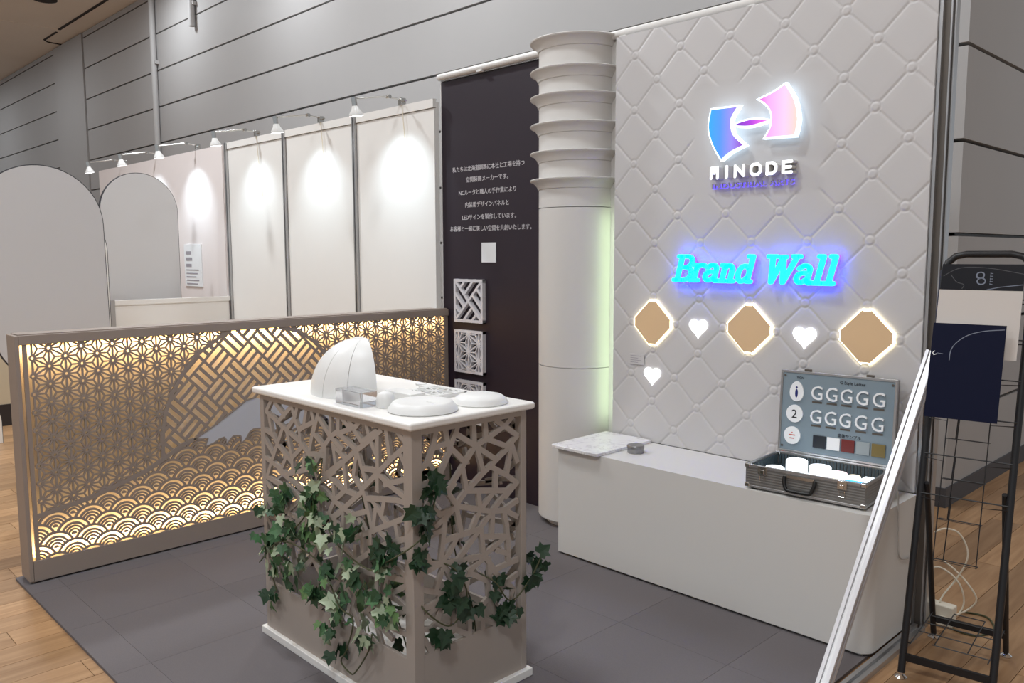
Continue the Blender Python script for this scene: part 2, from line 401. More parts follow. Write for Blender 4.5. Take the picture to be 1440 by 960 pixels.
ML = mm([(1591, 470), (1593, 495), (1596, 604), (1613, 706), (1648, 796), (1714, 905), (1798, 996), (1911, 1069), (1975, 1100)])
MR = mm([(2256, 1100), (2376, 1068), (2471, 1004), (2521, 951), (2600, 840), (2660, 700), (2680, 540)])
RIGHTB = mm([(2680, 540), (2850, 500), (3100, 470), (3430, 455)])
# asanoha (hemp leaf) left and right
asL = [(1.012, 1.10)]+STRIP[:6]+ML[0:]+[(1.975, 1.10)]
asR = MR+RIGHTB+[(3.432, 1.10)]
VZ, VY = .0825, .0690
for nm, poly, seed in (('asanoha_lattice', asL, 0), ('asanoha_lattice', asR, 1)):
    mb = MB(); hubs = {}
    for i in range(-1, 37):
        for j in range(-1, 15):
            hubs[(i, j)] = (1.033+i*VY, 1.037+.0825-j*VZ+(VZ/2 if i % 2 else 0))
    def short(a, b, d0, d1):
        L = math.hypot(b[0]-a[0], b[1]-a[1]); u = ((b[0]-a[0])/L, (b[1]-a[1])/L)
        return (a[0]+u[0]*d0, a[1]+u[1]*d0), (b[0]-u[0]*d1, b[1]-u[1]*d1)
    def bar(a, b, wd, k):
        for p, q in clipseg(a, b, poly):
            e = (k*.618 % 1)*.0015
            bar2(mb, p, q, wd, f0, onX(SX-e), .001)
    k = 0
    for (i, j), h in hubs.items():
        if not (1.0 < h[0] < 3.46): continue
        s0 = 0 if i % 2 else 1     # column offset
        nb = [(i, j+1), (i+1, j+s0), (i+1, j-1+s0)]
        tri = []
        for n_ in nb:
            if n_ in hubs: bar(*short(h, hubs[n_], .0085, .0085), .0085, k); k += 1
        for a, b in (((i+1, j-1+s0), (i+1, j+s0)), ((i, j+1), (i+1, j+s0))):
            if a in hubs and b in hubs:
                p, q = hubs[a], hubs[b]; c = ((h[0]+p[0]+q[0])/3, (h[1]+p[1]+q[1])/3)
                for t in (h, p, q): bar(*short(t, c, .0085, 0), .0072, k); k += 1
        if inside(h, poly):
            ring = [(h[0]+.0105*math.cos(t*PI/5), h[1]+.0105*math.sin(t*PI/5)) for t in range(10)]
            ribbon(mb, ring, .0075, f0, onX(SX+.0003), True)
    P(nm, mb, 'taupe_screen', fix=False)
# basket weave mountain
wv = [(1.975, 1.10)]+ML[::-1][1:]+STRIP[5:7]+WBL+MR[::-1][2:]+[(2.256, 1.10)]
mb = MB(); A_ = np.array((.083, .0845)); B_ = np.array((-.081, .0845)); O_ = np.array((1.904, .867))
for i in range(-9, 10):
    for j in range(-9, 10):
        o = O_+i*A_+j*B_; c0, c1, c2 = o, o+A_, o+B_
        for s_, e_, F_ in ((c0, c1, f1), (c0, c2, onX(SX-.0003))):
            for p, q in clipseg(tuple(s_), tuple(e_), wv): bar2(mb, p, q, .0135, f0, F_, 0)
        for t in (1/3, 2/3):
            if (i+j) % 2: s_, e_ = o+t*A_, o+t*A_+B_
            else: s_, e_ = o+t*B_, o+t*B_+A_
            for p, q in clipseg(tuple(s_), tuple(e_), wv): bar2(mb, p, q, .0165, f0, onX(SX-.0001), .0)
P('weave_lattice', mb, 'taupe_screen', fix=False)
# seigaiha waves
wpoly = [(1.012, .10)]+[(1.012, .308)]+STRIP+FOAM[1:]+RIGHTB+[(3.432, .10)]
NR = 0; mb = MB(); PP, Q, R_ = .1553, .0492, .0776; y0, z0 = 1.0865, .222-.0776
for r in range(-4, 11):
    for c in range(-2, 18):
        cy_, cz_ = y0+(c+(.5 if r % 2 else 0))*PP, z0+r*Q
        if cy_ > 3.5: continue
        low = [(cy_-PP/2, cz_-Q), (cy_+PP/2, cz_-Q), (cy_, cz_-2*Q)]
        for rr, wd in ((.955, .0105), (.665, .0098), (.475, .0085), (.295, .0078), (.08, .011)):
            run = []
            n_ = 36 if rr > .5 else 22
            for t in range(n_+1):
                a = PI*t/n_; p = (cy_+R_*rr*math.cos(a), cz_+R_*rr*math.sin(a))
                ok = inside(p, wpoly) and all(math.hypot(p[0]-q[0], p[1]-q[1]) > R_*.94 for q in low)
                if ok: run.append(p)
                if (not ok or t == n_) and run:
                    if len(run) > 1: NR = NR+1; ribbon(mb, run, wd, f0, onX(SX-(NR*.618034 % 1)*.001))
                    run = []
P('wave_lattice', mb, 'taupe_screen', fix=False)
mb = MB()
ribbon(mb, STRIP, .022, f0, onX(SX+.0006)); ribbon(mb, ML, .018, f0, onX(SX+.0008)); ribbon(mb, MR, .018, f0, onX(SX+.0008)); ribbon(mb, RIGHTB, .018, f0, onX(SX+.0006))
ribbon(mb, FOAM, .009, f0, onX(SX+.001)); ribbon(mb, WBL[:5], .008, f0, onX(SX+.001))
P('outline_band', mb, 'taupe_screen', fix=False)
lk = MB(); pl = WBL+[(2.64, .54)]+FOAM[::-1][1:-1]
lk.prism(pl, onX(SX-.006), onX(SX-.0006))
P('plain_snow_field', lk, 'lake')
for z_, t_ in ((1.093, .9), (.110, .3)):
    P('led_strip', MB().box((-4.213, 1.0, z_-.004), (-4.200, 3.43, z_+.004)), 'led_warm')
for z_, dz in ((1.088, -1), (.115, 1)):
    l_ = area('screen_led_light', (-4.19, 2.215, z_), (-4.215, 2.215, z_+dz*.1), 2.42, 6.8 if dz < 0 else 9.0, (1, .73, .36), .012); l_.rotation_euler = (0, 0, 0)
    d_ = Vector((-.22, 0, dz)).normalized(); zc = -d_; xc = Vector((0, 1, 0)); yc = zc.cross(xc)
    l_.matrix_world = Matrix(((xc.x, yc.x, zc.x, -4.19), (xc.y, yc.y, zc.y, 2.215), (xc.z, yc.z, zc.z, z_), (0, 0, 0, 1)))

# ================================================================== KIOSK
KX0, KX1, KY0, KY1 = -2.955, -1.995, 1.51, 2.005
ki = thing('display_counter', 'tall taupe display counter with cut-out random lattice sides and white top', 'counter', (-2.475, 1.757, 0)); P.root = ki
P('plinth', MB().box((KX0-.02, KY0-.016, .0005), (KX1+.018, KY1+.016, .030)), 'solid_white', bevel=.003)
TH = .012
RIGHT = [[(1607,946),(1598,903),(1576,854),(1552,842)],[(1598,896),(1647,901)],[(1644,945),(1657,899),(1661,870)],[(1696,946),(1667,891),(1661,870),(1626,811),(1594,761)],[(1580,850),(1616,801)],[(1687,929),(1773,874)],[(1766,942),(1769,874)],[(1817,944),(1821,892)],[(1773,874),(1821,888),(1905,921),(1941,946)],[(1865,945),(1905,920),(1964,879)],[(1821,890),(1918,848),(1964,876)],[(1671,881),(1727,827)],[(1773,874),(1723,821),(1653,745)],[(1773,874),(1864,812)],[(1778,870),(1807,780)],[(1927,845),(1864,809),(1807,777),(1738,732)],[(1936,843),(1915,750)],[(1941,846),(1964,788)],[(1846,789),(1915,748),(1963,711)],[(1864,776),(1863,705)],[(1718,806),(1734,731)],[(1734,731),(1915,694)],[(1963,713),(1908,674)],[(1551,786),(1591,790),(1616,802)],[(1734,732),(1688,694)],[(1688,694),(1653,742),(1681,765)],[(1785,717),(1791,658)],[(1854,703),(1799,658)],[(1915,693),(1847,636)],[(1963,714),(1915,693)],[(1688,690),(1793,655),(1849,635)],[(1903,630),(1963,648)],[(1849,637),(1903,628),(1963,593)],[(1688,687),(1640,663),(1604,643)],[(1688,687),(1708,596)],[(1793,655),(1754,595)],[(1845,633),(1788,590)],[(1849,635),(1844,553)],[(1899,628),(1914,573),(1919,528),(1921,448)],[(1699,588),(1788,590)],[(1631,586),(1699,588)],[(1642,666),(1631,586),(1622,519)],[(1788,587),(1698,511)],[(1796,584),(1806,492)],[(1805,558),(1914,534)],[(1914,536),(1813,496)],[(1866,497),(1918,471)],[(1809,492),(1702,503)],[(1809,492),(1857,428)],[(1861,430),(1963,437)],[(1622,515),(1702,503)],[(1622,515),(1546,502)],[(1626,514),(1669,461)],[(1813,487),(1740,457)],[(1830,476),(1834,414)],[(1691,587),(1662,546),(1634,525)],[(1556,580),(1579,525),(1622,515)],[(1620,677),(1688,684)],[(1567,720),(1624,676)],[(1548,613),(1623,623)],[(1541,661),(1556,580)],[(1633,505),(1603,434)],[(1545,451),(1616,420),(1660,419)],[(1637,504),(1689,409)],[(1620,419),(1612,396),(1580,387),(1544,389)],[(1628,391),(1603,322),(1579,310),(1542,322)],[(1543,354),(1620,384)],[(1673,417),(1675,272)],[(1676,347),(1742,310),(1874,229)],[(1829,340),(1772,307)],[(1829,340),(1869,249)],[(1742,310),(1741,227)],[(1798,272),(1802,227)],[(1675,279),(1741,237)],[(1848,430),(1944,337),(1934,222)],[(1740,453),(1825,399)],[(1603,322),(1675,279)],[(1542,304),(1578,237)],[(1606,295),(1578,237)],[(1829,340),(1888,364),(1963,384)],[(1740,453),(1726,394),(1676,347)],[(1825,399),(1829,340)]]
LEFT = [[(-2869,947),(-2911,899)],[(-2894,894),(-2871,821),(-2829,783)],[(-2911,900),(-2758,849),(-2670,823),(-2604,785)],[(-2842,944),(-2768,901)],[(-2723,941),(-2809,880)],[(-2713,942),(-2697,905),(-2758,849)],[(-2678,943),(-2697,901),(-2667,863),(-2658,802)],[(-2791,847),(-2829,787),(-2874,720),(-2922,641)],[(-2929,788),(-2860,733)],[(-2829,783),(-2726,733)],[(-2758,849),(-2725,750),(-2722,701)],[(-2659,798),(-2725,750)],[(-2613,944),(-2635,881),(-2667,863)],[(-2577,944),(-2561,901),(-2603,788)],[(-2661,870),(-2561,910)],[(-2532,944),(-2569,865)],[(-2569,868),(-2500,832)],[(-2536,931),(-2458,873)],[(-2454,942),(-2458,870),(-2500,832),(-2576,741)],[(-2404,943),(-2406,900),(-2458,873)],[(-2452,871),(-2387,841)],[(-2610,787),(-2588,736),(-2553,713)],[(-2635,773),(-2650,721)],[(-2769,680),(-2600,733)],[(-2442,847),(-2428,778)],[(-2494,826),(-2505,732)],[(-2389,795),(-2499,730)],[(-2771,742),(-2808,691)],[(-2934,717),(-2821,695),(-2762,676)],[(-2927,827),(-2875,817)],[(-2603,788),(-2513,797)],[(-2401,950),(-2412,889)],[(-2382,949),(-2329,917)],[(-2412,889),(-2297,933),(-2276,952)],[(-2339,946),(-2313,926)],[(-2318,925),(-2263,883)],[(-2395,889),(-2300,853)],[(-2240,950),(-2221,905)],[(-2268,884),(-2186,931)],[(-2435,760),(-2300,850),(-2216,901),(-2156,941)],[(-2176,935),(-2180,794)],[(-2129,949),(-2111,856)],[(-2216,899),(-2183,855)],[(-2295,848),(-2247,755)],[(-2017,918),(-2096,862),(-2180,797),(-2263,730)],[(-2054,878),(-2019,839)],[(-2075,953),(-2017,915)],[(-2298,844),(-2320,758),(-2274,725)],[(-2378,793),(-2365,706)],[(-2261,797),(-2180,805)],[(-2180,797),(-2113,770),(-2021,743)],[(-2142,767),(-2019,810)],[(-2431,840),(-2361,809)],[(-2437,720),(-2382,700)],[(-2180,794),(-2182,738)],[(-2922,641),(-2799,628)],[(-2799,628),(-2928,548)],[(-2927,619),(-2870,582)],[(-2829,684),(-2680,648),(-2624,645)],[(-2771,637),(-2682,611),(-2661,528)],[(-2928,550),(-2784,534),(-2649,521)],[(-2605,651),(-2778,534)],[(-2855,539),(-2900,494)],[(-2933,486),(-2740,503)],[(-2763,611),(-2757,554)],[(-2599,649),(-2602,585)],[(-2549,685),(-2440,650),(-2396,638)],[(-2531,675),(-2530,592)],[(-2440,653),(-2483,589)],[(-2554,583),(-2448,589),(-2396,623)],[(-2443,589),(-2440,529)],[(-2449,705),(-2440,653)],[(-2388,688),(-2440,652)],[(-2548,691),(-2435,755)],[(-2470,729),(-2387,700)],[(-2694,517),(-2697,462)],[(-2923,471),(-2880,424)],[(-2449,581),(-2497,544)],[(-2435,572),(-2395,537)],[(-2939,395),(-2780,386)],[(-2880,424),(-2697,462)],[(-2649,521),(-2558,510),(-2497,544)],[(-2558,510),(-2544,428)],[(-2780,386),(-2697,462),(-2542,461)],[(-2440,529),(-2542,461)],[(-2376,698),(-2440,652)],[(-2376,701),(-2307,697)],[(-2264,721),(-2385,634),(-2442,597)],[(-2440,647),(-2385,632)],[(-2379,635),(-2331,624),(-2241,657)],[(-2390,633),(-2394,544)],[(-2443,573),(-2367,535)],[(-2264,721),(-2212,594)],[(-2252,698),(-2081,729),(-2021,732)],[(-2209,697),(-2137,639)],[(-2195,670),(-2212,594)],[(-2146,710),(-2160,663)],[(-2217,595),(-2023,688)],[(-2329,544),(-2212,598)],[(-2294,617),(-2254,578)],[(-2228,585),(-2230,524)],[(-2275,564),(-2277,508)],[(-2088,651),(-2076,605)],[(-2172,603),(-2119,582)],[(-2391,500),(-2319,463)],[(-2319,519),(-2321,462),(-2256,504),(-2230,524)],[(-2431,484),(-2400,415)],[(-2399,425),(-2306,443)],[(-2230,524),(-2119,582),(-2025,618)],[(-2119,582),(-2112,513)],[(-2111,549),(-2025,583)],[(-2197,454),(-2028,480)],[(-2137,465),(-2151,410)],[(-2124,409),(-2029,466)],[(-2097,514),(-2028,490)],[(-2371,433),(-2264,444)],[(-2394,427),(-2304,352)],[(-2407,388),(-2326,348)],[(-2409,341),(-2358,367)],[(-2304,352),(-2200,356),(-2124,409)],[(-2197,454),(-2200,356)],[(-2200,356),(-2187,293)],[(-2124,409),(-2031,385)],[(-2326,348),(-2357,263)],[(-2264,444),(-2197,454)],[(-2187,293),(-2031,385)],[(-2302,274),(-2200,356)],[(-2187,293),(-2033,302)]]
LEFT += [[(-2930, 420), (-2860, 330), (-2800, 222)], [(-2930, 300), (-2860, 330), (-2760, 420), (-2700, 520)], [(-2860, 330), (-2720, 300), (-2600, 222)], [(-2760, 420), (-2720, 300)], [(-2720, 300), (-2600, 400), (-2560, 480)], [(-2600, 400), (-2480, 300), (-2420, 222)], [(-2600, 400), (-2640, 560)], [(-2480, 300), (-2400, 400)], [(-2930, 560), (-2840, 480), (-2760, 420)], [(-2840, 480), (-2800, 600)], [(-2480, 300), (-2560, 222)], [(-2400, 400), (-2300, 222)], [(-2250, 380), (-2180, 222)], [(-2250, 300), (-2120, 260)], [(-2400, 400), (-2250, 340)], [(-2930, 240), (-2860, 330)]]
for nm, (y_a, y_b) in (('front', (KY0, KY0+TH)), ('rear', (KY1-TH, KY1))):
    m_ = MB(); m_.box((KX0, y_a, .030), (KX1, y_b, .222)); P('lower_panel', m_, 'taupe')
    m_ = MB(); m_.box((KX0, y_a, .945), (KX1, y_b, .966)); P('upper_rail', m_, 'taupe')
for nm, (x_a, x_b) in (('right', (KX1-TH, KX1)), ('left', (KX0, KX0+TH))):
    m_ = MB(); m_.box((x_a, KY0+TH, .030), (x_b, KY1-TH, .235)); P('lower_panel', m_, 'taupe')
    m_ = MB(); m_.box((x_a, KY0+TH, .945), (x_b, KY1-TH, .966)); P('upper_rail', m_, 'taupe')
def cpost(x0, x1, y0, y1):
    P('corner_post', MB().box((x0, y0, .030), (x1, y1, .966)), 'taupe', bevel=.003)
cpost(KX1-.043, KX1+.0015, KY0-.0015, KY0+.040); cpost(KX0-.0015, KX0+.028, KY0-.0015, KY0+.03)
cpost(KX1-.03, KX1+.0015, KY1-.025, KY1+.0015); cpost(KX0-.0015, KX0+.028, KY1-.03, KY1+.0015)
def lattice(segs, axis, p0, p1, lo, hi, zlo, w_):
    mb = MB(); k = 0
    poly = [(lo, zlo[0]), (hi, zlo[1]), (hi, .955), (lo, .955)]
    for s_ in segs:
        pts = [(a/1000, b/1000) for a, b in s_]
        for a, b in zip(pts, pts[1:]):
            for p, q in clipseg(a, b, poly):
                e = 0.; k += 1
                F0, F1 = (onY(p0), onY(p1-e if p1 > p0 else p1+e)) if axis == 'y' else (onX(p0), onX(p1-e if p1 > p0 else p1+e))
                bar2(mb, p, q, w_, F0, F1, w_*.32)
    return mb
mirL = [[(-a-4950, b) for a, b in s_] for s_ in LEFT[::2]]; mirR = [[(-a+3515, b) for a, b in s_] for s_ in RIGHT[::2]]
for segs, ax, pin, pout, lo, hi, zl in ((LEFT, 'y', KY0+TH, KY0, KX0+.02, KX1-.04, (.21, .21)), (RIGHT, 'x', KX1-TH, KX1, KY0+.03, KY1-.02, (.22, .22)),
                                        (mirL, 'y', KY1-TH, KY1, KX0+.02, KX1-.03, (.21, .21)), (mirR, 'x', KX0+TH, KX0, KY0+.03, KY1-.02, (.22, .22))):
    mid = pout+(pin-pout)*.45
    ct = P('cut_lattice', lattice(segs, ax, mid, pout, lo, hi, zl, .0182), 'taupe')
    P('lattice_back', lattice(segs, ax, pin, mid, lo, hi, zl, .0176), 'taupe', ct)
tp = MB(); tp.box((KX0-.022, KY0-.024, .967), (KX1+.026, KY1+.022, .992))
P('worktop', tp, 'solid_white', bevel=.009, seg=4)
P('floor_tray', MB().box((KX0+TH, KY0+TH, .0301), (KX1-TH, KY1-TH, .036)), 'solid_white')
TZ = .9921

# ---- things on the kiosk
DC, DR = (-2.578, 1.745), .203
dm = thing('dome_model', 'white half dome model built of curved gores on the display counter', 'model', (DC[0], DC[1], TZ)); P.root = dm
a_s, a_e, NG = math.radians(-23), math.radians(-203), 6
for g in range(NG):
    b0 = a_s+(a_e-a_s)*g/NG; b1 = a_s+(a_e-a_s)*(g+1)/NG; gap = .010 if g else .004
    m_ = MB(); prof = []
    for t in range(15):
        e = math.radians(86)*t/14*.93; prof.append((DR*math.cos(e)**.92, .202*math.sin(e)))
    n_ = 5; rows = []
    for (r, z) in prof:
        rows.append([(DC[0]+r*math.cos(b0+(b1-b0)*k/n_-(b1-b0)*0), DC[1]+r*math.sin(b0+(b1-b0)*k/n_), TZ+z) for k in range(n_+1)])
    o = len(m_.v)
    gm = gap*.12
    for r_ in rows:
        for k, q in enumerate(r_): m_.v.append(q)
    for r_ in rows:
        for q in r_:
            d_ = Vector((q[0]-DC[0], q[1]-DC[1], q[2]-TZ)); m_.v.append((DC[0]+d_.x*.975, DC[1]+d_.y*.975, TZ+d_.z*.975))
    W_ = n_+1; H_ = len(rows); N_ = W_*H_
    for i in range(H_-1):
        for k in range(n_):
            a = i*W_+k; m_.f += [(a, a+1, a+W_+1, a+W_), (N_+a, N_+a+W_, N_+a+W_+1, N_+a+1)]
        a = i*W_; m_.f.append((a, a+W_, N_+a+W_, N_+a)); a += n_; m_.f.append((a, N_+a, N_+a+W_, a+W_))
    for k in range(n_):
        m_.f.append((k, N_+k, N_+k+1, k+1)); a = (H_-1)*W_+k; m_.f.append((a, a+1, N_+a+1, N_+a))
    # shrink the gore a touch sideways so that the joint shows
    mid = (b0+b1)/2; cxm = Vector((DC[0]+.5*DR*math.cos(mid), DC[1]+.5*DR*math.sin(mid), 0))
    tdir = Vector((-math.sin(mid), math.cos(mid), 0))
    m_.v = [tuple(Vector(q)-tdir*((Vector(q)-cxm).dot(tdir))*.022) for q in m_.v]
    P('gore', m_, 'white_gloss', smooth=40)
rg = MB()
for k in range(13):
    pass
rg.lathe([(.010, .192), (.042, .192), (.045, .196), (.042, .200), (.010, .200)], (DC[0], DC[1], TZ), 18, a_e, a_s)
P('crown_plate', rg, 'white_gloss')
P('cut_frame', MB().box((DC[0]-.012, DC[1]-.012, TZ), (DC[0]+.012, DC[1]+.012, TZ+.192)), 'white_gloss')
tag(obj('acrylic_block', MB().box((-2.436, 1.522, TZ), (-2.285, 1.541+.05, TZ+.052)), 'acrylic', bevel=.002), 'clear acrylic block standing in front of the white dome model', 'block')
m_ = MB().lathe([(.0, .0), (.030, 0), (.032, .004), (.032, .030), (.026, .046), (.012, .053), (0, .054)], (-2.248, 1.598, TZ), 24)
tag(obj('domed_cap', m_, 'white_gloss', smooth=50), 'small round-topped white cap beside the clear acrylic block', 'cap')
m_ = MB().box((-2.36, 1.655, TZ), (-2.20, 1.72, TZ+.035))
dsk = thing('disc_sample', 'white disc with a short centre mark near the front counter corner', 'disc', (-2.118, 1.652, TZ)); P.root = dsk
P('disc', MB().lathe([(0, 0), (.112, 0), (.116, .004), (.114, .010), (.098, .030), (.090, .032), (.060, .026), (0, .024)], (-2.118, 1.652, TZ), 48), 'white_gloss', smooth=50)
P('raised_tab', MB().box((-2.125, 1.672, TZ+.0245), (-2.085, 1.680, TZ+.0262)), 'white_gloss')
tag(obj('disc_sample', MB().lathe([(0, 0), (.092, 0), (.095, .004), (.088, .018), (.074, .028), (.045, .034), (0, .036)], (-2.085, 1.875, TZ), 48), 'white_gloss', smooth=50), 'low white domed disc at the rear right corner of the counter top', 'disc')
tag(obj('white_panel_sample', MB().box((-2.395, 1.70, TZ), (-2.245, 1.765, TZ+.030)), 'white_gloss', bevel=.003), 'flat white sample slab between the dome and the disc', 'slab')
def asa_plate(mb, cx, cz, half, f0, f1, step=.09, rim=.018, wd=.009):
    poly = [(cx-half+.004, cz-half+.004), (cx+half-.004, cz-half+.004), (cx+half-.004, cz+half-.004), (cx-half+.004, cz+half-.004)]
    for a, b in (((-1, -1), (1, -1)), ((1, -1), (1, 1)), ((1, 1), (-1, 1)), ((-1, 1), (-1, -1))):
        h2 = half-rim/2; bar2(mb, (cx+a[0]*h2, cz+a[1]*h2), (cx+b[0]*h2, cz+b[1]*h2), rim, f0, f1, rim/2)
    hb = {}; vy = step*.866
    for i in range(-5, 6):
        for j in range(-5, 6): hb[(i, j)] = (cx+i*vy, cz+j*step+(step/2 if i % 2 else 0))
    for (i, j), h in hb.items():
        s0 = 1 if i % 2 else 0
        for n_ in ((i, j+1), (i+1, j+s0), (i+1, j-1+s0)):
            if n_ in hb:
                for p, q in clipseg(h, hb[n_], poly): bar2(mb, p, q, wd, f0, f1, 0)
        for a, b in (((i+1, j-1+s0), (i+1, j+s0)), ((i, j+1), (i+1, j+s0))):
            if a in hb and b in hb:
                p_, q_ = hb[a], hb[b]; c = ((h[0]+p_[0]+q_[0])/3, (h[1]+p_[1]+q_[1])/3)
                for t in (h, p_, q_):
                    for p, q in clipseg(t, c, poly): bar2(mb, p, q, wd*.85, f0, f1, 0)
m_ = MB(); asa_plate(m_, 0, 0, .075, lambda u, v: (u*1.25, v, 0), lambda u, v: (u*1.25, v, .014), .075, .012, .006)
o = tag(obj('lattice_sample', m_, 'white_gloss', fix=True), 'white hemp-leaf lattice sample lying flat behind the disc', 'panel'); o.location = (-2.335, 1.875, TZ)
m_ = MB().box((-2.50, 1.93, TZ), (-2.44, 1.97, TZ+.008)); tag(obj('white_chip', m_, 'white_gloss', bevel=.002), 'tiny flat white chip behind the dome near the counter edge', 'chip')
m_ = MB().lathe([(0, 0), (.022, 0), (.022, .006), (0, .006)], (-2.54, 1.975, TZ), 20); tag(obj('white_button', m_, 'white_gloss'), 'tiny round white button right behind the dome', 'button')

# ---- ivy
iv = thing('ivy_garland', 'green variegated ivy garland woven through the lattice counter', 'plant', (-2.4, 1.5, .0)); P.root = iv
IVY = [(-2.892,1.49,0.525,0.036,7),(-2.751,1.49,0.597,0.036,8),(-2.572,1.49,0.636,0.036,8),(-2.872,1.49,0.403,0.041,12),(-2.705,1.49,0.499,0.046,12),(-2.554,1.49,0.522,0.046,12),(-2.794,1.49,0.339,0.041,10),(-2.661,1.49,0.375,0.046,12),(-2.859,1.49,0.193,0.031,6),(-2.502,1.49,0.599,0.031,6),(-2.414,1.49,0.531,0.041,10),(-2.54,1.49,0.771,0.021,4),(-2.522,1.49,0.672,0.026,5),(-2.281,1.49,0.589,0.026,5),(-2.419,1.49,0.416,0.041,10),(-2.517,1.49,0.31,0.041,10),(-2.379,1.49,0.3,0.046,12),(-2.286,1.49,0.453,0.036,7),(-2.429,1.49,0.207,0.036,7),(-2.205,1.49,0.403,0.031,6),(-2.103,1.49,0.504,0.036,8),(-2.107,1.49,0.385,0.046,12),(-2.07,1.49,0.361,0.031,6),(-2.211,1.49,0.255,0.031,7),(-2.121,1.49,0.557,0.031,6),(-2.409,1.49,0.136,0.015,3),(-2.082,1.49,0.579,0.026,5)]
IVYR = [(-1.975,1.565,0.77,0.02,6),(-1.975,1.55,0.705,0.03,9),(-1.975,1.535,0.652,0.03,8),(-1.975,1.519,0.565,0.03,8),(-1.975,1.585,0.811,0.015,4),(-1.975,1.646,0.402,0.03,6),(-1.975,1.706,0.372,0.035,8),(-1.975,1.737,0.35,0.025,6),(-1.975,1.866,0.336,0.03,7),(-1.975,1.865,0.285,0.025,6),(-1.975,1.916,0.295,0.025,5),(-1.975,1.614,0.281,0.03,6),(-1.975,1.849,0.403,0.02,4),(-1.975,1.662,0.469,0.025,5),(-1.975,2.039,0.414,0.025,8),(-1.975,2.014,0.382,0.02,5)]
def leaf_mesh(kind):
    # five-lobed ivy leaf, folded a little along the midrib, stalk at the origin, pointing +Y
    out = [(0, 0), (.28, -.16), (.52, .02), (.40, .20), (.62, .48), (.30, .52), (.0, 1.0)]
    pts = out+[(-x, y) for x, y in out[1:-1]][::-1]
    m_ = MB(); c = (0, .36, .0); vs = [(x, y, .16*abs(x)-.10*y*y+random.uniform(-.02, .02)) for x, y in pts]; vs.append((0, .36, -.03))
    n_ = len(pts); m_.v = vs; m_.f = [(i, (i+1) % n_, n_) for i in range(n_)]
    # give the blade a thickness
    o = len(m_.v); m_.v += [(x, y, z-.015) for x, y, z in vs]; m_.f += [(o+(i+1) % n_, o+i, o+n_) for i in range(n_)]
    m_.f += [((i+1) % n_, i, o+i, o+(i+1) % n_) for i in range(n_)]
    me = mesh(m_, 'leaf'); me.materials.append(MATS[kind]); return me
LV = [leaf_mesh(k) for k in ('leaf_dark', 'leaf_dark', 'leaf_mid', 'leaf_mid', 'leaf_light', 'leaf_pale', 'leaf_pale')]
NLEAF = 0; extra = MB()
def leaf(p, nrm, size, par=iv):
    nrm = (Vector(nrm)+Vector((random.gauss(0, .45), random.gauss(0, .45), random.gauss(0.15, .4)))).normalized()
    d = Vector((random.gauss(0, .6), random.gauss(0, .6), random.gauss(-.75, .5))); d = (d-nrm*d.dot(nrm)).normalized(); x = d.cross(nrm)
    M = Matrix(((x.x, d.x, nrm.x, 0), (x.y, d.y, nrm.y, 0), (x.z, d.z, nrm.z, 0), (0, 0, 0, 1)))
    e = M.to_euler()
    global NLEAF
    NLEAF += 1
    if NLEAF <= 300: share('leaf', random.choice(LV), par, Vector(p)-iv.location, e, (size, size, size))
    else:
        M2 = Matrix.Translation(Vector(p)-iv.location) @ e.to_matrix().to_4x4() @ Matrix.Scale(size, 4); me_ = LV[random.choice((0, 1, 2))]
        extra.add([M2 @ v.co for v in me_.vertices], [tuple(q.vertices) for q in me_.polygons])
for lst, nr in ((IVY, (0, -1, 0)), (IVYR, (1, 0, 0))):
    for (x, y, z, r, n_) in lst:
        for k in range(int(n_*(1.5 if nr[1] else 1.0))):
            a = random.gauss(0, r*.62); b = random.gauss(0, r*.62); d_ = random.uniform(.010, .06)
            if random.random() < .18: d_ = -random.uniform(.03, .10)
            q = (x+a, KY0-d_, z+b) if nr[1] else (KX1+d_*.7, y+a, z+b)
            leaf(q, nr, random.uniform(.030, .060))
vines = [[(-2.539, 1.53, .80), (-2.517, 1.49, .673), (-2.601, 1.475, .551), (-2.761, 1.48, .431), (-2.852, 1.485, .295), (-2.829, 1.488, .216)],
         [(-2.946, 1.48, .30), (-2.743, 1.47, .438), (-2.495, 1.475, .423), (-2.363, 1.47, .308), (-2.278, 1.47, .285), (-2.330, 1.475, .16), (-2.382, 1.485, .097), (-2.33, 1.485, .075), (-2.286, 1.48, .095), (-2.20, 1.475, .2), (-2.176, 1.475, .265)],
         [(-2.62, 1.56, .60), (-2.398, 1.48, .525), (-2.188, 1.475, .483), (-2.089, 1.475, .534), (-1.99, 1.478, .595), (-1.972, 1.52, .625), (-1.972, 1.548, .65), (-1.975, 1.593, .764), (-1.985, 1.622, .804)],
         [(-2.02, 1.60, .53), (-1.978, 1.662, .492), (-1.97, 1.706, .408), (-1.975, 1.69, .34), (-1.975, 1.63, .312), (-1.98, 1.544, .386), (-2.03, 1.55, .42)],
         [(-2.02, 1.80, .43), (-1.97, 1.835, .399), (-1.965, 1.902, .317), (-1.96, 1.988, .368), (-1.96, 2.042, .431)],
         [(-2.45, 1.60, .85), (-2.42, 1.62, .6), (-2.3, 1.6, .4), (-2.2, 1.62, .2), (-2.1, 1.60, .05)],
         [(-2.1, 1.75, .8), (-2.12, 1.78, .5), (-2.05, 1.8, .3), (-2.08, 1.85, .06)]]
def smooth_path(pts, n=6):
    pts = [Vector(p) for p in pts]; out = []
    for i in range(len(pts)-1):
        p0, p1, p2, p3 = pts[max(i-1, 0)], pts[i], pts[i+1], pts[min(i+2, len(pts)-1)]
        for k in range(n):
            t = k/n; out.append(.5*((2*p1)+(p2-p0)*t+(2*p0-5*p1+4*p2-p3)*t*t+(-p0+3*p1-3*p2+p3)*t**3))
    out.append(pts[-1]); return out
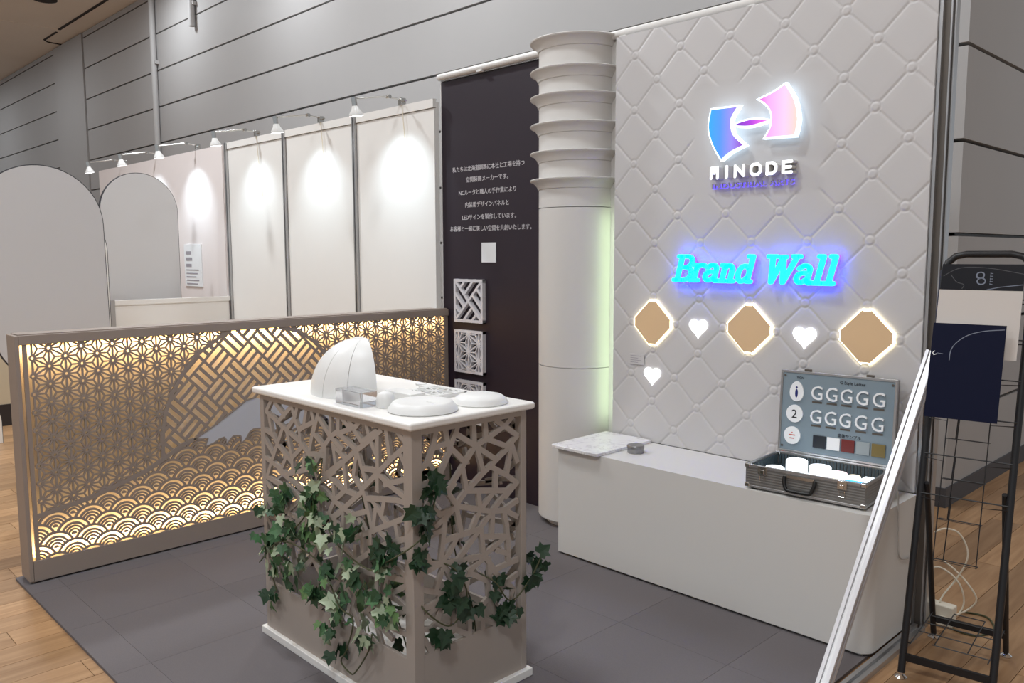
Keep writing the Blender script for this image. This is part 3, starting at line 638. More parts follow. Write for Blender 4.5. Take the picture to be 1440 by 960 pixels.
for v in vines:
    sp = smooth_path(v); P('stem', MB().tube(sp, .0028, 5), 'stem')
    if v in vines[-2:]:
        for q in sp[::2]:
            for k in range(1): leaf(Vector(q)+Vector((random.gauss(0, .02), random.gauss(0, .02), random.gauss(0, .02))), (.5, -.8, .1), random.uniform(.028, .05))
if extra.f: obj('leaf_mass', extra, 'leaf_dark', iv, kind='stuff', fix=False)

# ================================================================== DARK PRINTED WALL
dw = thing('printed_wall_panel', 'tall dark eggplant wall panel printed with white Japanese lines', 'panel', (-3.78, 3.47, 0)); P.root = dw
P('board', MB().box((-4.208, 3.468, .0005), (-2.86, 3.484, 2.585)), 'eggplant')
P('edge_strip', MB().box((-4.213, 3.464, .0005), (-4.2085, 3.486, 2.585)), 'rail_white')
lines = [('私たちは北海道釧路に本社と工場を持つ', 2.013, -3.783, .646), ('空間装飾メーカーです。', 1.945, -3.785, .38), ('NCルータと職人の手作業により', 1.867, -3.788, .515),
         ('内装用デザインパネルと', 1.790, -3.788, .394), ('LEDサインを製作しています。', 1.713, -3.772, .485), ('お客様と一緒に美しい空間を共創いたします。', 1.643, -3.768, .73)]
for s_, z_, cx_, wd in lines:
    me = text_mesh(s_, .036, .0004); xsv = [v.co.x for v in me.vertices]
    if xsv:
        k = wd/(max(xsv)-min(xsv)); c_ = (max(xsv)+min(xsv))/2
        for v in me.vertices: v.co = Vector(((v.co.x-c_)*k+cx_-dw.location.x, 3.4672-dw.location.y-v.co.z, v.co.y+z_))
    o = obj('printed_line', me, 'print_white', dw)
tg = thing('blank_card', 'small white square card on the dark printed wall', 'card', (-3.767, 3.467, 1.446)); P.root = tg
P('card', MB().box((-3.831, 3.463, 1.446), (-3.703, 3.4675, 1.567)), 'paper')
# three white lattice plates on the dark wall
PC, PH = -3.938, .136
for zc, kind, lb in ((1.203, 'w', 'white square basket-weave lattice plate hanging on the dark wall'), (.880, 'a', 'white square hemp-leaf lattice plate hanging whole on the dark wall'), (.557, 'b', 'white square lattice plate hanging lowest on the dark wall')):
    m_ = MB(); F0, F1 = onY(3.4672), onY(3.440)
    if kind == 'w':
        poly = [(PC-PH+.004, zc-PH+.004), (PC+PH-.004, zc-PH+.004), (PC+PH-.004, zc+PH-.004), (PC-PH+.004, zc+PH-.004)]
        for a, b in (((-1, -1), (1, -1)), ((1, -1), (1, 1)), ((1, 1), (-1, 1)), ((-1, 1), (-1, -1))):
            h2 = PH-.009; bar2(m_, (PC+a[0]*h2, zc+a[1]*h2), (PC+b[0]*h2, zc+b[1]*h2), .018, F0, F1, .009)
        c_ = .118; Av = np.array((c_, c_)); Bv = np.array((-c_, c_)); Ov = np.array((PC, zc-c_*.0))
        for i in range(-3, 3):
            for j in range(-3, 3):
                o_ = Ov+i*Av+j*Bv
                for s1, e1 in ((o_, o_+Av), (o_, o_+Bv)):
                    for p, q in clipseg(tuple(s1), tuple(e1), poly): bar2(m_, p, q, .016, F0, F1, 0)
                for t in (1/3, 2/3):
                    s1, e1 = (o_+t*Av, o_+t*Av+Bv) if (i+j) % 2 else (o_+t*Bv, o_+t*Bv+Av)
                    for p, q in clipseg(tuple(s1), tuple(e1), poly): bar2(m_, p, q, .016, F0, F1, 0)
    else: asa_plate(m_, PC, zc, PH, F0, F1, .112, .016, .0075)
    tag(obj('lattice_plate', m_, 'print_white'), lb, 'panel', 'lattice plates on the dark wall')

# top rail and frame of the booth wall
tr = thing('top_rail', 'white tube rail running along the top of the booth wall', 'rail', (-4.21, 3.47, 2.60)); P.root = tr
P('tube', MB().tube([(-4.21, 3.45, 2.612), (-1.15, 3.45, 2.612)], .020, 14), 'rail_white', smooth=40)
P('track', MB().box((-4.20, 3.455, 2.5855), (-1.15, 3.480, 2.594)), 'alu')
for x in (-3.81, -3.0, -2.72, -2.0): P('rail_clip', MB().box((x-.02, 3.428, 2.5855), (x+.02, 3.475, 2.596)), 'rail_white')
P('rail_bracket', MB().tube([(-1.98, 3.45, 2.63), (-1.98, 3.45, 2.70)], .008, 8), 'alu_dark')
bk = struct('wall_booth', MB().box((-2.86, 3.466, .0005), (-1.20, 3.484, 2.585)), 'white_paint')

# ================================================================== COLUMN
cl = thing('round_column', 'white half-round column with six flared rings at its top', 'column', (-3.036, 3.465, 0)); P.root = cl
CC, CR = (-3.036, 3.4655, 0), .220
def half(prof, n=40): return MB().lathe(prof, CC, n, PI, 2*PI)
P('recessed_foot', half([(CR-.045, .0005), (CR-.045, .034)]), 'white_paint', smooth=30)
P('shaft', half([(0, .034), (CR-.004, .034), (CR, .040), (CR, .889)]), 'white_paint', smooth=30)
P('shaft', half([(CR, .8915), (CR-.0, .8925), (CR, 1.740)]), 'white_paint', smooth=30)
P('shaft', half([(CR, 1.7435), (CR, 2.60), (0, 2.60)]), 'white_paint', smooth=30)
P('joint_ring', half([(CR-.012, .885), (CR-.012, .897)]), 'white_paint'); P('joint_ring', half([(CR-.012, 1.737), (CR-.012, 1.747)]), 'white_paint')
for z_ in (2.616, 2.460, 2.326, 2.180, 2.035, 1.893):
    P('ring', half([(CR+.001, z_-.052), (CR+.006, z_-.050), (CR+.010, z_-.036), (CR+.022, z_-.022), (CR+.034, z_-.012), (CR+.046, z_-.008), (CR+.049, z_-.002), (CR+.046, z_+.001), (CR+.001, z_+.001)]), 'white_paint', smooth=28)
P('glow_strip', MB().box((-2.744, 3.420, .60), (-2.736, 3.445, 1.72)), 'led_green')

# ================================================================== QUILTED BRAND WALL
QX0, QX1, QZ0, QZ1, QY = -2.735, -1.197, .5445, 2.583, 3.400
NX, NZ = 410, 545
gx = np.linspace(QX0, QX1, NX); gz = np.linspace(QZ0, QZ1, NZ); X_, Z_ = np.meshgrid(gx, gz)
a = (X_+2.6165)/.2665; b = (Z_-2.474)/.2645
s1 = a+b; s2 = a-b; cell = .2655/math.sqrt(2)
d1 = np.abs(s1-np.round(s1))*cell; d2 = np.abs(s2-np.round(s2))*cell
ux = np.clip(np.minimum(X_+2.285, -1.615-X_)/.03, 0, 1); uz = np.clip(np.minimum(Z_-1.745, 2.285-Z_)/.03, 0, 1); mask = 1-ux*uz
h = -(.0032*np.exp(-(d1/.0050)**2)+.0032*np.exp(-(d2/.0050)**2))*mask
h += .0012*np.minimum(1, np.minimum(d1, d2)/.03)*mask
rr = np.hypot(np.abs(s1-np.round(s1)), np.abs(s2-np.round(s2)))*cell
nodeok = mask > .5
btn = (rr < .026) & nodeok
hb = .0022*np.clip((.0165-rr)/.004, -1, 1); hb = np.where(rr < .022, hb, -.0022*np.clip((.026-rr)/.004, 0, 1)); h = np.where(btn, hb, h)
vs = np.stack([X_, QY-h, Z_], -1).reshape(-1, 3)
ii = (np.arange(NZ-1)[:, None]*NX+np.arange(NX-1)[None, :]).reshape(-1)
qd = np.stack([ii, ii+1, ii+NX+1, ii+NX], -1)
me = bpy.data.meshes.new('quilt'); me.vertices.add(len(vs)); me.vertices.foreach_set('co', vs.astype(np.float32).ravel())
me.loops.add(qd.size); me.loops.foreach_set('vertex_index', qd.astype(np.int32).ravel()); me.polygons.add(len(qd)); me.polygons.foreach_set('loop_start', np.arange(0, qd.size, 4, dtype=np.int32))
me.polygons.foreach_set('use_smooth', np.ones(len(qd), dtype=bool)); me.update(calc_edges=True); me.validate()
qw = thing('quilted_wall_panel', 'white diamond-quilted wall panel with round buttons behind the low white bench', 'panel', (0, 0, 0)); P.root = qw
obj('quilted_face', me, 'white_quilt', qw)
P('panel_body', MB().box((QX0, QY+.0105, QZ0), (QX1, 3.4655, QZ1)), 'white_quilt')

def offs(poly, d):
    n = len(poly); out = []
    A = sum(poly[i][0]*poly[(i+1) % n][1]-poly[(i+1) % n][0]*poly[i][1] for i in range(n)); sg = 1 if A > 0 else -1
    for i in range(n):
        p, c, q = Vector(poly[i-1]), Vector(poly[i]), Vector(poly[(i+1) % n])
        e1 = (c-p).normalized(); e2 = (q-c).normalized(); n1 = Vector((e1.y, -e1.x))*sg; n2 = Vector((e2.y, -e2.x))*sg
        m_ = (n1+n2); m_ = m_.normalized() if m_.length > .01 else n1; k = d/max(.45, m_.dot(n1)); out.append((c.x+m_.x*k, c.y+m_.y*k))
    return out
def catmull(poly, keep, n=4):
    # rounded closed outline; corners in keep stay sharp
    N = len(poly); out = []
    for i in range(N):
        p0, p1, p2, p3 = [Vector(poly[(i+k) % N]) for k in (-1, 0, 1, 2)]
        if i in keep: p0 = p1-(p2-p1)*.2
        if (i+1) % N in keep: p3 = p2+(p2-p1)*.2
        for k in range(n):
            t = k/n; q = .5*((2*p1)+(p2-p0)*t+(2*p0-5*p1+4*p2-p3)*t*t+(-p0+3*p1-3*p2+p3)*t**3); out.append((q.x, q.y))
    return out
# ---- backlit logo
lg = thing('logo_sign', 'backlit blue and pink hourglass logo with white block lettering below', 'sign', (-1.94, 3.37, 1.79)); P.root = lg
LL = catmull(mm([(-2139, 2147), (-2010, 2144), (-2038, 2103), (-2041, 2070), (-2026, 2023), (-1975, 1976), (-2038, 1953), (-2083, 1924), (-2127, 1994), (-2150, 2069)]), {0, 1, 5, 7})
LR = catmull(mm([(-1898, 2163), (-1836, 2182), (-1782, 2209), (-1740, 2141), (-1723, 2072), (-1724, 2036), (-1733, 1995), (-1865, 1999), (-1840, 2042), (-1840, 2100), (-1866, 2139)]), {0, 2, 6, 7})
LN = catmull(mm([(-2022, 2067), (-1946, 2080), (-1857, 2070), (-1945, 2057)]), {0, 2})
for poly, m1 in ((LL, 'logo_blue'), (LR, 'logo_pink'), (LN, 'logo_lens')):
    P('halo_layer', MB().prism(offs(poly, .0085), onY(3.378), onY(3.352)), 'halo_glow')
    o = obj('coloured_face', MB().prism(poly, onY(3.3515), onY(3.348)), m1, lg); o.matrix_parent_inverse = lg.matrix_basis.inverted() if False else Matrix.Translation(-lg.location)
def strokes(mb, segs, w_, F0, F1, T, n=10):
    for pl in segs:
        pts = [T(*p) for p in pl]
        for p, q in zip(pts, pts[1:]): bar2(mb, p, q, w_, F0, F1, 0)
        for p in pts: mb.prism([(p[0]+w_/2*math.cos(2*PI*k/n), p[1]+w_/2*math.sin(2*PI*k/n)) for k in range(n)], F0, F1)
SQ = {'M': [[(.12, .0), (.12, .85), (.88, .85), (.88, 0)], [(.5, .85), (.5, .42)]], 'I': [[(.5, 0), (.5, .9)]], 'N': [[(.12, 0), (.12, .88), (.88, .05), (.88, .88)]],
      'O': [[(.3, .04), (.1, .25), (.1, .68), (.3, .88), (.7, .88), (.9, .68), (.9, .25), (.7, .04), (.3, .04)]], 'D': [[(.12, .04), (.12, .88), (.6, .88), (.88, .66), (.88, .26), (.6, .04), (.12, .04)]],
      'E': [[(.88, .04), (.12, .04), (.12, .88), (.88, .88)], [(.12, .46), (.8, .46)]]}
LX = [(-2.143, -2.100), (-2.075, -2.040), (-2.021, -1.965), (-1.941, -1.885), (-1.864, -1.810), (-1.789, -1.738)]
for ch, (x0, x1) in zip('MINODE', LX):
    m_ = MB(); strokes(m_, SQ[ch], .0128, onY(3.398), onY(3.358), lambda u, v, x0=x0, x1=x1: (x0+u*(x1-x0), 1.840+v*.054))
    m2 = MB(); strokes(m2, SQ[ch], .0128, onY(3.3579), onY(3.3565), lambda u, v, x0=x0, x1=x1: (x0+u*(x1-x0), 1.840+v*.054))
    lt = P('letter', m_, 'white_paint'); P('lit_face', m2, 'white_glow', lt)
for mt, Y_, dz, ex in (('violet_glow', 3.388, -.004, .004), ('grey_letter', 3.378, 0, .004)):
    me = text_mesh('INDUSTRIAL ARTS', .032, ex, spacing=1.1); xsv = [v.co.x for v in me.vertices]; k = .40/(max(xsv)-min(xsv)); c_ = (max(xsv)+min(xsv))/2
    for v in me.vertices: v.co = Vector(((v.co.x-c_)*k-1.944, Y_-v.co.z, v.co.y+1.796+dz))-lg.location
    obj('small_lettering', me, mt, lg)
# ---- Brand Wall lettering
bw = thing('glowing_lettering', 'cyan glowing slab-serif lettering reading Brand Wall on the quilted panel', 'sign', (-1.93, 3.37, 1.36)); P.root = bw
def arc(cx, cy, rx, ry, a0, a1, n=8): return [(cx+rx*math.cos(math.radians(a0+(a1-a0)*k/n)), cy+ry*math.sin(math.radians(a0+(a1-a0)*k/n))) for k in range(n+1)]
GL = {'B': (.62, [[(0, 0), (.3, 0)], [(0, 1), (.3, 1)], [(.12, 0), (.12, 1)], [(.12, 1)]+arc(.36, .77, .2, .23, 90, -90)+[(.12, .54)], [(.36, .54)]+arc(.38, .27, .24, .27, 90, -90)+[(.12, 0)]]),
      'r': (.46, [[(0, 0), (.28, 0)], [(.02, .64), (.13, .64), (.13, 0)], [(.13, .36)]+arc(.33, .40, .2, .25, 170, 60)]),
      'a': (.54, [[(.06, .54)]+arc(.24, .48, .16, .17, 130, 0)+[(.40, .1)]+arc(.48, .1, .08, .1, 180, 300), [(.40, .36), (.22, .37)]+arc(.2, .19, .16, .18, 100, 300)+[(.40, .16)]]),
      'n': (.58, [[(0, 0), (.26, 0)], [(.02, .64), (.13, .64), (.13, 0)], [(.13, .42)]+arc(.28, .46, .14, .18, 160, 0)+[(.42, 0)], [(.34, 0), (.54, 0)]]),
      'd': (.58, [[(.42, .45)]+arc(.23, .31, .19, .32, 50, 330)+[(.42, .14)], [(.30, 1), (.43, 1), (.43, 0), (.54, 0)]]),
      'W': (.98, [[(-.03, 1), (.22, 1)], [(.36, .98), (.54, .98)], [(.78, 1), (1.0, 1)], [(.1, 1), (.25, 0), (.46, .95), (.64, 0), (.9, 1)]]),
      'l': (.33, [[(.02, 1), (.14, 1), (.14, 0)], [(0, 0), (.28, 0)]]), ' ': (.36, [])}
cur = 0; adv = []
for ch in 'Brand Wall': adv.append(cur); cur += GL[ch][0]+.035
HC = .112; kx = (.80)/(cur+.0); zb = 1.372
for ch, x0 in zip('Brand Wall', adv):
    if ch == ' ': continue
    T = lambda u, v, x0=x0: (-2.335+(x0+u)*kx+v*HC*.26, zb+v*HC)
    m_ = MB(); strokes(m_, GL[ch][1], .0195, onY(3.372), onY(3.355), T)
    lt = P('letter', m_, 'cyan_glow')
    m_ = MB(); strokes(m_, GL[ch][1], .0195, onY(3.386), onY(3.3725), T); P('back_light', m_, 'blue_glow', lt)
# ---- glowing diamonds and hearts
def diamond(s, nt=.032):
    pts = []
    for k in range(4):
        a = PI/2*k+PI/2; c_ = (s*math.cos(a), s*math.sin(a)); t = (-math.sin(a), math.cos(a)); r_ = (math.cos(a), math.sin(a)); q = nt*.55
        base = (c_[0]-r_[0]*q, c_[1]-r_[1]*q)
        pts += [(base[0]-t[0]*q, base[1]-t[1]*q), (base[0]-t[0]*q*.75-r_[0]*.006+r_[0]*.0, base[1]-t[1]*q*.75-r_[1]*.006), (base[0]+t[0]*q*.75-r_[0]*.006, base[1]+t[1]*q*.75-r_[1]*.006), (base[0]+t[0]*q, base[1]+t[1]*q)]
    return pts
for x, z_, lb in ((-2.4785, 1.1535, 'tan mirror diamond with lit rim on the wall above the small heart'), (-1.943, 1.1565, 'tan mirror diamond with lit rim on the wall between two white hearts'), (-1.411, 1.1575, 'tan mirror diamond with lit rim on the wall above the open aluminium case')):
    d = thing('diamond_plaque', lb, 'plaque', (x, 3.39, z_-.125), 0, 'lit diamonds on the quilted wall'); P.root = d
    pl = [(x+u, z_+v) for u, v in diamond(.134)]
    P('glow_rim', MB().prism(pl, onY(3.399), onY(3.390)), 'rim_glow')
    P('mirror_face', MB().prism(offs(pl, -.0055), onY(3.3899), onY(3.3845)), 'gold_face')
def heart(s):
    return [(s*.0625*16*math.sin(t)**3, s*.0625*(13*math.cos(t)-5*math.cos(2*t)-2*math.cos(3*t)-math.cos(4*t))) for t in [2*PI*k/40 for k in range(40)]]
for x, z_, s, lb in ((-2.214, 1.146, .050, 'glowing white heart on the wall between the first two diamonds from the column'), (-1.678, 1.140, .053, 'glowing white heart on the wall close above the open aluminium case'), (-2.479, .888, .050, 'glowing white heart low on the wall near the column')):
    tag(obj('glowing_heart', MB().prism([(x+u, z_+v) for u, v in heart(s)], onY(3.404), onY(3.391)), 'heart_glow'), lb, 'heart light', 'glowing hearts on the quilted wall')
cpn = thing('caption_label', 'tiny pale caption label printed with grey lines beside the low heart', 'label', (-2.575, 3.396, .93)); P.root = cpn
P('card', MB().box((-2.622, 3.3945, .934), (-2.530, 3.3965, .988)), 'white_quilt')
for k in range(4): P('printed_line', MB().box((-2.616, 3.394, .976-k*.011), (-2.548-(k % 2)*.02, 3.3945, .979-k*.011)), 'grey_letter')

# ================================================================== LOW BENCH
bn = MB(); pr = []
x0, x1, y0, y1 = -2.745, -1.184, 2.985, 3.394
bench_poly = [(x0, y1), (x0, y0+.004), (x0+.004, y0)]+[(x1-.055+.055*math.sin(t*PI/16), y0+.055-.055*math.cos(t*PI/16)) for t in range(9)]+[(x1, y1)]
bn.prism(bench_poly, lambda u, v: (u, v, .012), lambda u, v: (u, v, .543))
bt = thing('display_bench', 'long low white box bench with one rounded corner below the quilted wall', 'bench', (-1.96, 3.2, 0)); P.root = bt
P('body', bn, 'counter_white', smooth=25)
P('toe_block', MB().box((x0+.02, y0+.02, .0005), (x1-.03, y1, .0118)), 'counter_white')
BZ = .5431
m_ = MB(); rb = .012; bx0, by0, bx1, by1 = -2.768, 2.955, -2.470, 3.386
rp = [(bx0+rb-rb*math.cos(t), by0+rb-rb*math.sin(t)) for t in [k*PI/8 for k in range(5)]]+[(bx1-.025+.025*math.sin(t), by0+.025-.025*math.cos(t)) for t in [k*PI/8 for k in range(5)]]+[(bx1, by1), (bx0, by1)]
m_.prism(rp, lambda u, v: (u, v, BZ), lambda u, v: (u, v, BZ+.016))
tag(obj('marble_board', m_, 'marble', bevel=.003), 'white marble-pattern sample board lying at the column end of the bench', 'board')
tn = thing('round_tin', 'round silver screw-top tin on the white bench', 'tin', (-2.402, 3.165, BZ)); P.root = tn
P('body', MB().lathe([(0, 0), (.038, 0), (.0395, .002), (.0395, .022)], (-2.402, 3.165, BZ), 32), 'tin', smooth=40)
P('lid', MB().lathe([(.0395, .0225), (.042, .023), (.042, .036), (.040, .0385), (0, .0385)], (-2.402, 3.165, BZ), 32), 'tin', smooth=40)

# ================================================================== SAMPLE CASE
CL_, CD_, CH_ = .475, .300, .098
ca = thing('sample_case', 'open aluminium sample case with black handle and lettered lid on the bench', 'case', (-1.712, 2.994, BZ), math.radians(4)); 
def C(name, mb, m, par=None, **k): return obj(name, mb, m, par or ca, **k)
ft = .010
for x in (.02, CL_-.05):
    for y in (.012, CD_-.04): C('foot', MB().box((x, y, 0), (x+.03, y+.02, ft)), 'rubber')
t_ = .007
C('front_side', MB().box((t_, 0, ft), (CL_-t_, t_, CH_)), 'alu_ribbed'); C('back_side', MB().box((t_, CD_-t_, ft), (CL_-t_, CD_, CH_)), 'alu_ribbed')
C('end_side', MB().box((0, 0, ft), (t_, CD_, CH_)), 'alu_ribbed'); C('end_side', MB().box((CL_-t_, 0, ft), (CL_, CD_, CH_)), 'alu_ribbed')
C('bottom', MB().box((t_, t_, ft), (CL_-t_, CD_-t_, ft+.006)), 'alu')
lb_ = MB()
for k in range(int((CL_-.03)/.014)): lb_.box((.012+k*.014, CD_-t_-.006, .03), (.022+k*.014, CD_-t_-.0005, CH_-.004))
for k in range(int((CD_-.03)/.014)): lb_.box((t_+.0005, .012+k*.014, .03), (t_+.006, .022+k*.014, CH_-.004)); lb_.box((CL_-t_-.006, .012+k*.014, .03), (CL_-t_-.0005, .022+k*.014, CH_-.004))
C('ribbed_liner', lb_, 'case_liner'); C('foam_insert', MB().box((t_+.0005, t_+.0005, ft+.0065), (CL_-t_-.0005, CD_-t_-.0065, .052)), 'case_liner')
rim = MB(); e = .0055
for a_, b_ in (((-.002, -.002), (CL_+.002, e)), ((-.002, CD_-e), (CL_+.002, CD_+.002)), ((-.002, e), (e, CD_-e)), ((CL_-e, e), (CL_+.002, CD_-e))):
    rim.box((a_[0], a_[1], CH_-.006), (b_[0], b_[1], CH_+.006)); rim.box((a_[0], a_[1], ft-.001), (b_[0], b_[1], ft+.008))
C('edge_trim', rim, 'alu', bevel=.0012)
for x in (-.004, CL_-.018):
    for y in (-.004, CD_-.018):
        for z_ in (ft-.002, CH_-.010): C('corner_cap', MB().box((x, y, z_), (x+.022, y+.022, z_+.018)), 'steel', bevel=.004)
for x in (.072, CL_-.085):
    lt = C('latch', MB().box((x-.018, -.006, CH_-.030), (x+.018, -.0005, CH_+.004)), 'steel', bevel=.001)
    C('hasp', MB().box((x-.008, -.010, CH_-.026), (x+.008, -.0062, CH_-.010)), 'chrome', lt, bevel=.001)
    C('catch_loop', MB().tube([(x-.010, -.004, CH_-.034), (x-.010, -.004, CH_-.058), (x+.010, -.004, CH_-.058), (x+.010, -.004, CH_-.034)], .0012, 6), 'chrome', lt)
hd = C('handle', MB().tube(smooth_path([(.168, -.008, CH_-.016), (.168, -.014, CH_-.035), (.178, -.020, CH_-.062), (.195, -.022, CH_-.068), (.262, -.022, CH_-.068), (.278, -.020, CH_-.062), (.288, -.014, CH_-.035), (.288, -.008, CH_-.016)], 4), .0075, 10), 'black_handle', smooth=40)
C('handle_bracket', MB().box((.172, -.007, CH_-.022), (.284, -.0005, CH_-.010)), 'steel', hd)
# lid, leaning a little back
ld = bpy.data.objects.new('lid', None); COL.objects.link(ld); ld.parent = ca; ld.location = (0, CD_+.002, CH_+.007); ld.rotation_euler = (math.radians(-2.5), 0, 0); ld['label'] = 'aluminium lid with grey sample panel'
LH, LT = .350, .034
sh = MB(); sh.box((0, .012, .0), (CL_, LT, .007)); sh.box((0, .012, LH-.007), (CL_, LT, LH)); sh.box((0, .012, .007), (.007, LT, LH-.007)); sh.box((CL_-.007, .012, .007), (CL_, LT, LH-.007)); sh.box((.007, LT-.006, .007), (CL_-.007, LT, LH-.007))
C('lid_shell', sh, 'alu_ribbed', ld)
rm = MB()
for a_, b_ in (((-.002, 0), (CL_+.002, .008)), ((-.002, LH-.008), (CL_+.002, LH+.002)), ((-.002, .008), (.008, LH-.008)), ((CL_-.008, .008), (CL_+.002, LH-.008))): rm.box((a_[0], 0, a_[1]), (b_[0], .013, b_[1]))
C('lid_trim', rm, 'alu', ld, bevel=.0012)
pn = C('sample_panel', MB().box((.0085, .003, .0085), (CL_-.0085, .012, LH-.0085)), 'panel_blue', ld)
for x in (.10, CL_-.12): C('strike_plate', MB().box((x, .000, LH+.0025), (x+.028, .012, LH+.012)), 'alu_dark', ld)
def fx(u, v): return (u*CL_, LH*(1-v))
def txt(s_, u, v, size, m, ex=.0006, name='panel_lettering', d=0.0, maxw=None):
    me = text_mesh(s_, size, ex); X0, Z0 = fx(u, v); xsv = [q.co.x for q in me.vertices]
    if not xsv: return
    c_ = (max(xsv)+min(xsv))/2; k = 1 if not maxw else maxw/(max(xsv)-min(xsv))
    for q in me.vertices: q.co = Vector(((q.co.x-c_)*k+X0, .0028-d-q.co.z-ex, q.co.y-size*.36+Z0))
    obj(name, me, m, ld)
for v in (.235, .520):
    for i, u in enumerate((.335, .465, .592, .725, .862)):
        txt('G', u, v, .082, 'letter_white', .004, 'letter_sample', maxw=.047)
        x_, z_ = fx(u, v+.118); C('caption_strip', MB().box((x_-.021, .0022, z_-.004), (x_+.021, .003, z_+.004)), 'alu_dark', ld)
txt('G Style Letter', .635, .085, .018, 'ink'); txt('塗装サンプル', .63, .715, .016, 'ink'); txt('SIGN', .175, .075, .014, 'ink')
for u, v, rx, rz_ in ((.150, .245, .030, .043), (.140, .520, .036, .038), (.128, .790, .036, .038)):
    x_, z_ = fx(u, v); C('disc_sample', MB().prism([(x_+rx*math.cos(2*PI*k/28)*(1-.12*math.sin(2*PI*k/28)*(rx < .033)), z_+rz_*math.sin(2*PI*k/28)) for k in range(28)], lambda a_, b_: (a_, .003, b_), lambda a_, b_: (a_, -.003, b_)), 'letter_white', ld)
x_, z_ = fx(.150, .245)
C('printed_mark', MB().prism([(x_+.0045*math.cos(2*PI*k/12), z_+.017+.0045*math.sin(2*PI*k/12)) for k in range(12)], lambda a_, b_: (a_, -.003, b_), lambda a_, b_: (a_, -.0035, b_)), 'ink_navy', ld)
C('printed_mark', MB().prism([(x_+.0060*math.cos(2*PI*k/16), z_-.008+.019*math.sin(2*PI*k/16)) for k in range(16)], lambda a_, b_: (a_, -.003, b_), lambda a_, b_: (a_, -.0035, b_)), 'ink_navy', ld)
txt('2', .140, .520, .052, 'ink', .0003, 'printed_mark', d=.0062)
x_, z_ = fx(.128, .790)
for dx, dz, wd in ((0, .012, .003), (0, .002, .014), (0, -.012, .010)): C('printed_mark', MB().box((x_+dx-wd, -.0034, z_+dz-.0022), (x_+dx+wd, -.003, z_+dz+.0022)), 'ink_red', ld)
for u, m_ in ((.375, 'chip_black'), (.500, 'chip_white'), (.625, 'chip_red'), (.752, 'chip_grey'), (.880, 'chip_olive')):
    x_, z_ = fx(u, .825); C('colour_chip', MB().box((x_-.0265, -.003, z_-.026), (x_+.0265, .003, z_+.026)), m_, ld, bevel=.001)
for u, v in ((.035, .06), (.965, .06), (.035, .93)):
    x_, z_ = fx(u, v); C('corner_rivet', MB().prism([(x_+.005*math.cos(2*PI*k/12), z_+.005*math.sin(2*PI*k/12)) for k in range(12)], lambda a_, b_: (a_, .003, b_), lambda a_, b_: (a_, .001, b_)), 'alu_dark', ld)
# light samples lying in the case
Rz = Matrix.Rotation(math.radians(4), 4, 'Z'); CM = Matrix.Translation((-1.712, 2.994, BZ)) @ Rz
def incase(name, mb, m, lb, cat, group=None, **k):
    mb.v = [tuple(CM @ Vector(q)) for q in mb.v]; return tag(obj(name, mb, m, **k), lb, cat, group)
FZc = .0525
def disc(x, y, r, h_, z_=FZc): return MB().lathe([(0, 0), (r, 0), (r, h_-.003), (r-.003, h_), (0, h_)], (x, y, z_), 32)
incase('light_disc', disc(.135, .185, .043, .052), 'sample_glow', 'tall glowing white disc standing at the liner corner of the case', 'light disc', 'glowing samples in the case', smooth=40)
incase('light_disc', disc(.240, .165, .043, .048), 'sample_glow', 'tall glowing white disc in the middle of the case', 'light disc', 'glowing samples in the case', smooth=40)
incase('light_disc', disc(.085, .085, .038, .034), 'sample_glow', 'flat glowing disc beside the left latch inside the case', 'light disc', 'glowing samples in the case', smooth=40)
incase('light_disc', disc(.168, .085, .027, .038), 'sample_glow', 'small glowing disc behind the black handle inside the case', 'light disc', 'glowing samples in the case', smooth=40)
incase('light_letter', MB().box((.215, .030, FZc), (.275, .085, FZc+.034)), 'sample_glow', 'square glowing block behind the handle bracket in the case', 'light block', bevel=.006)
incase('purple_block', MB().box((.225, .010, FZc+.0), (.292, .027, FZc+.046)), 'sample_purple', 'dark purple block leaning at the front rim of the case', 'block', bevel=.004)
incase('light_ring', disc(.318, .150, .036, .038), 'sample_pink', 'pinkish white glowing disc right of the middle disc in the case', 'light disc', 'glowing samples in the case', smooth=40)
incase('light_cube', MB().box((.295, .035, FZc), (.345, .095, FZc+.036)), 'sample_warm', 'warm white glowing cube near the right latch in the case', 'light cube', 'glowing samples in the case', bevel=.006)
incase('light_ring', disc(.378, .160, .024, .034), 'sample_warm', 'small warm glowing disc next to the blue block in the case', 'light disc', 'glowing samples in the case', smooth=40)
incase('light_cube', MB().box((.365, .040, FZc), (.430, .110, FZc+.030)), 'sample_blue', 'sky blue glowing block near the right end of the case', 'light cube', 'glowing samples in the case', bevel=.006)
incase('light_cube', MB().box((.405, .150, FZc), (.450, .200, FZc+.030)), 'sample_glow', 'white glowing cube in the rear right corner of the case', 'light cube', 'glowing samples in the case', bevel=.006)
og = thing('orange_clip', 'small orange plastic clip standing behind the case lid', 'clip', (-1.735, 3.345, BZ)); P.root = og
P('upper_hook', MB().box((-1.742, 3.335, BZ+.075), (-1.722, 3.355, BZ+.125)), 'orange', bevel=.006); P('stem', MB().box((-1.738, 3.340, BZ+.04), (-1.728, 3.350, BZ+.08)), 'orange'); P('lower_body', MB().box((-1.748, 3.335, BZ), (-1.722, 3.357, BZ+.045)), 'orange', bevel=.008)

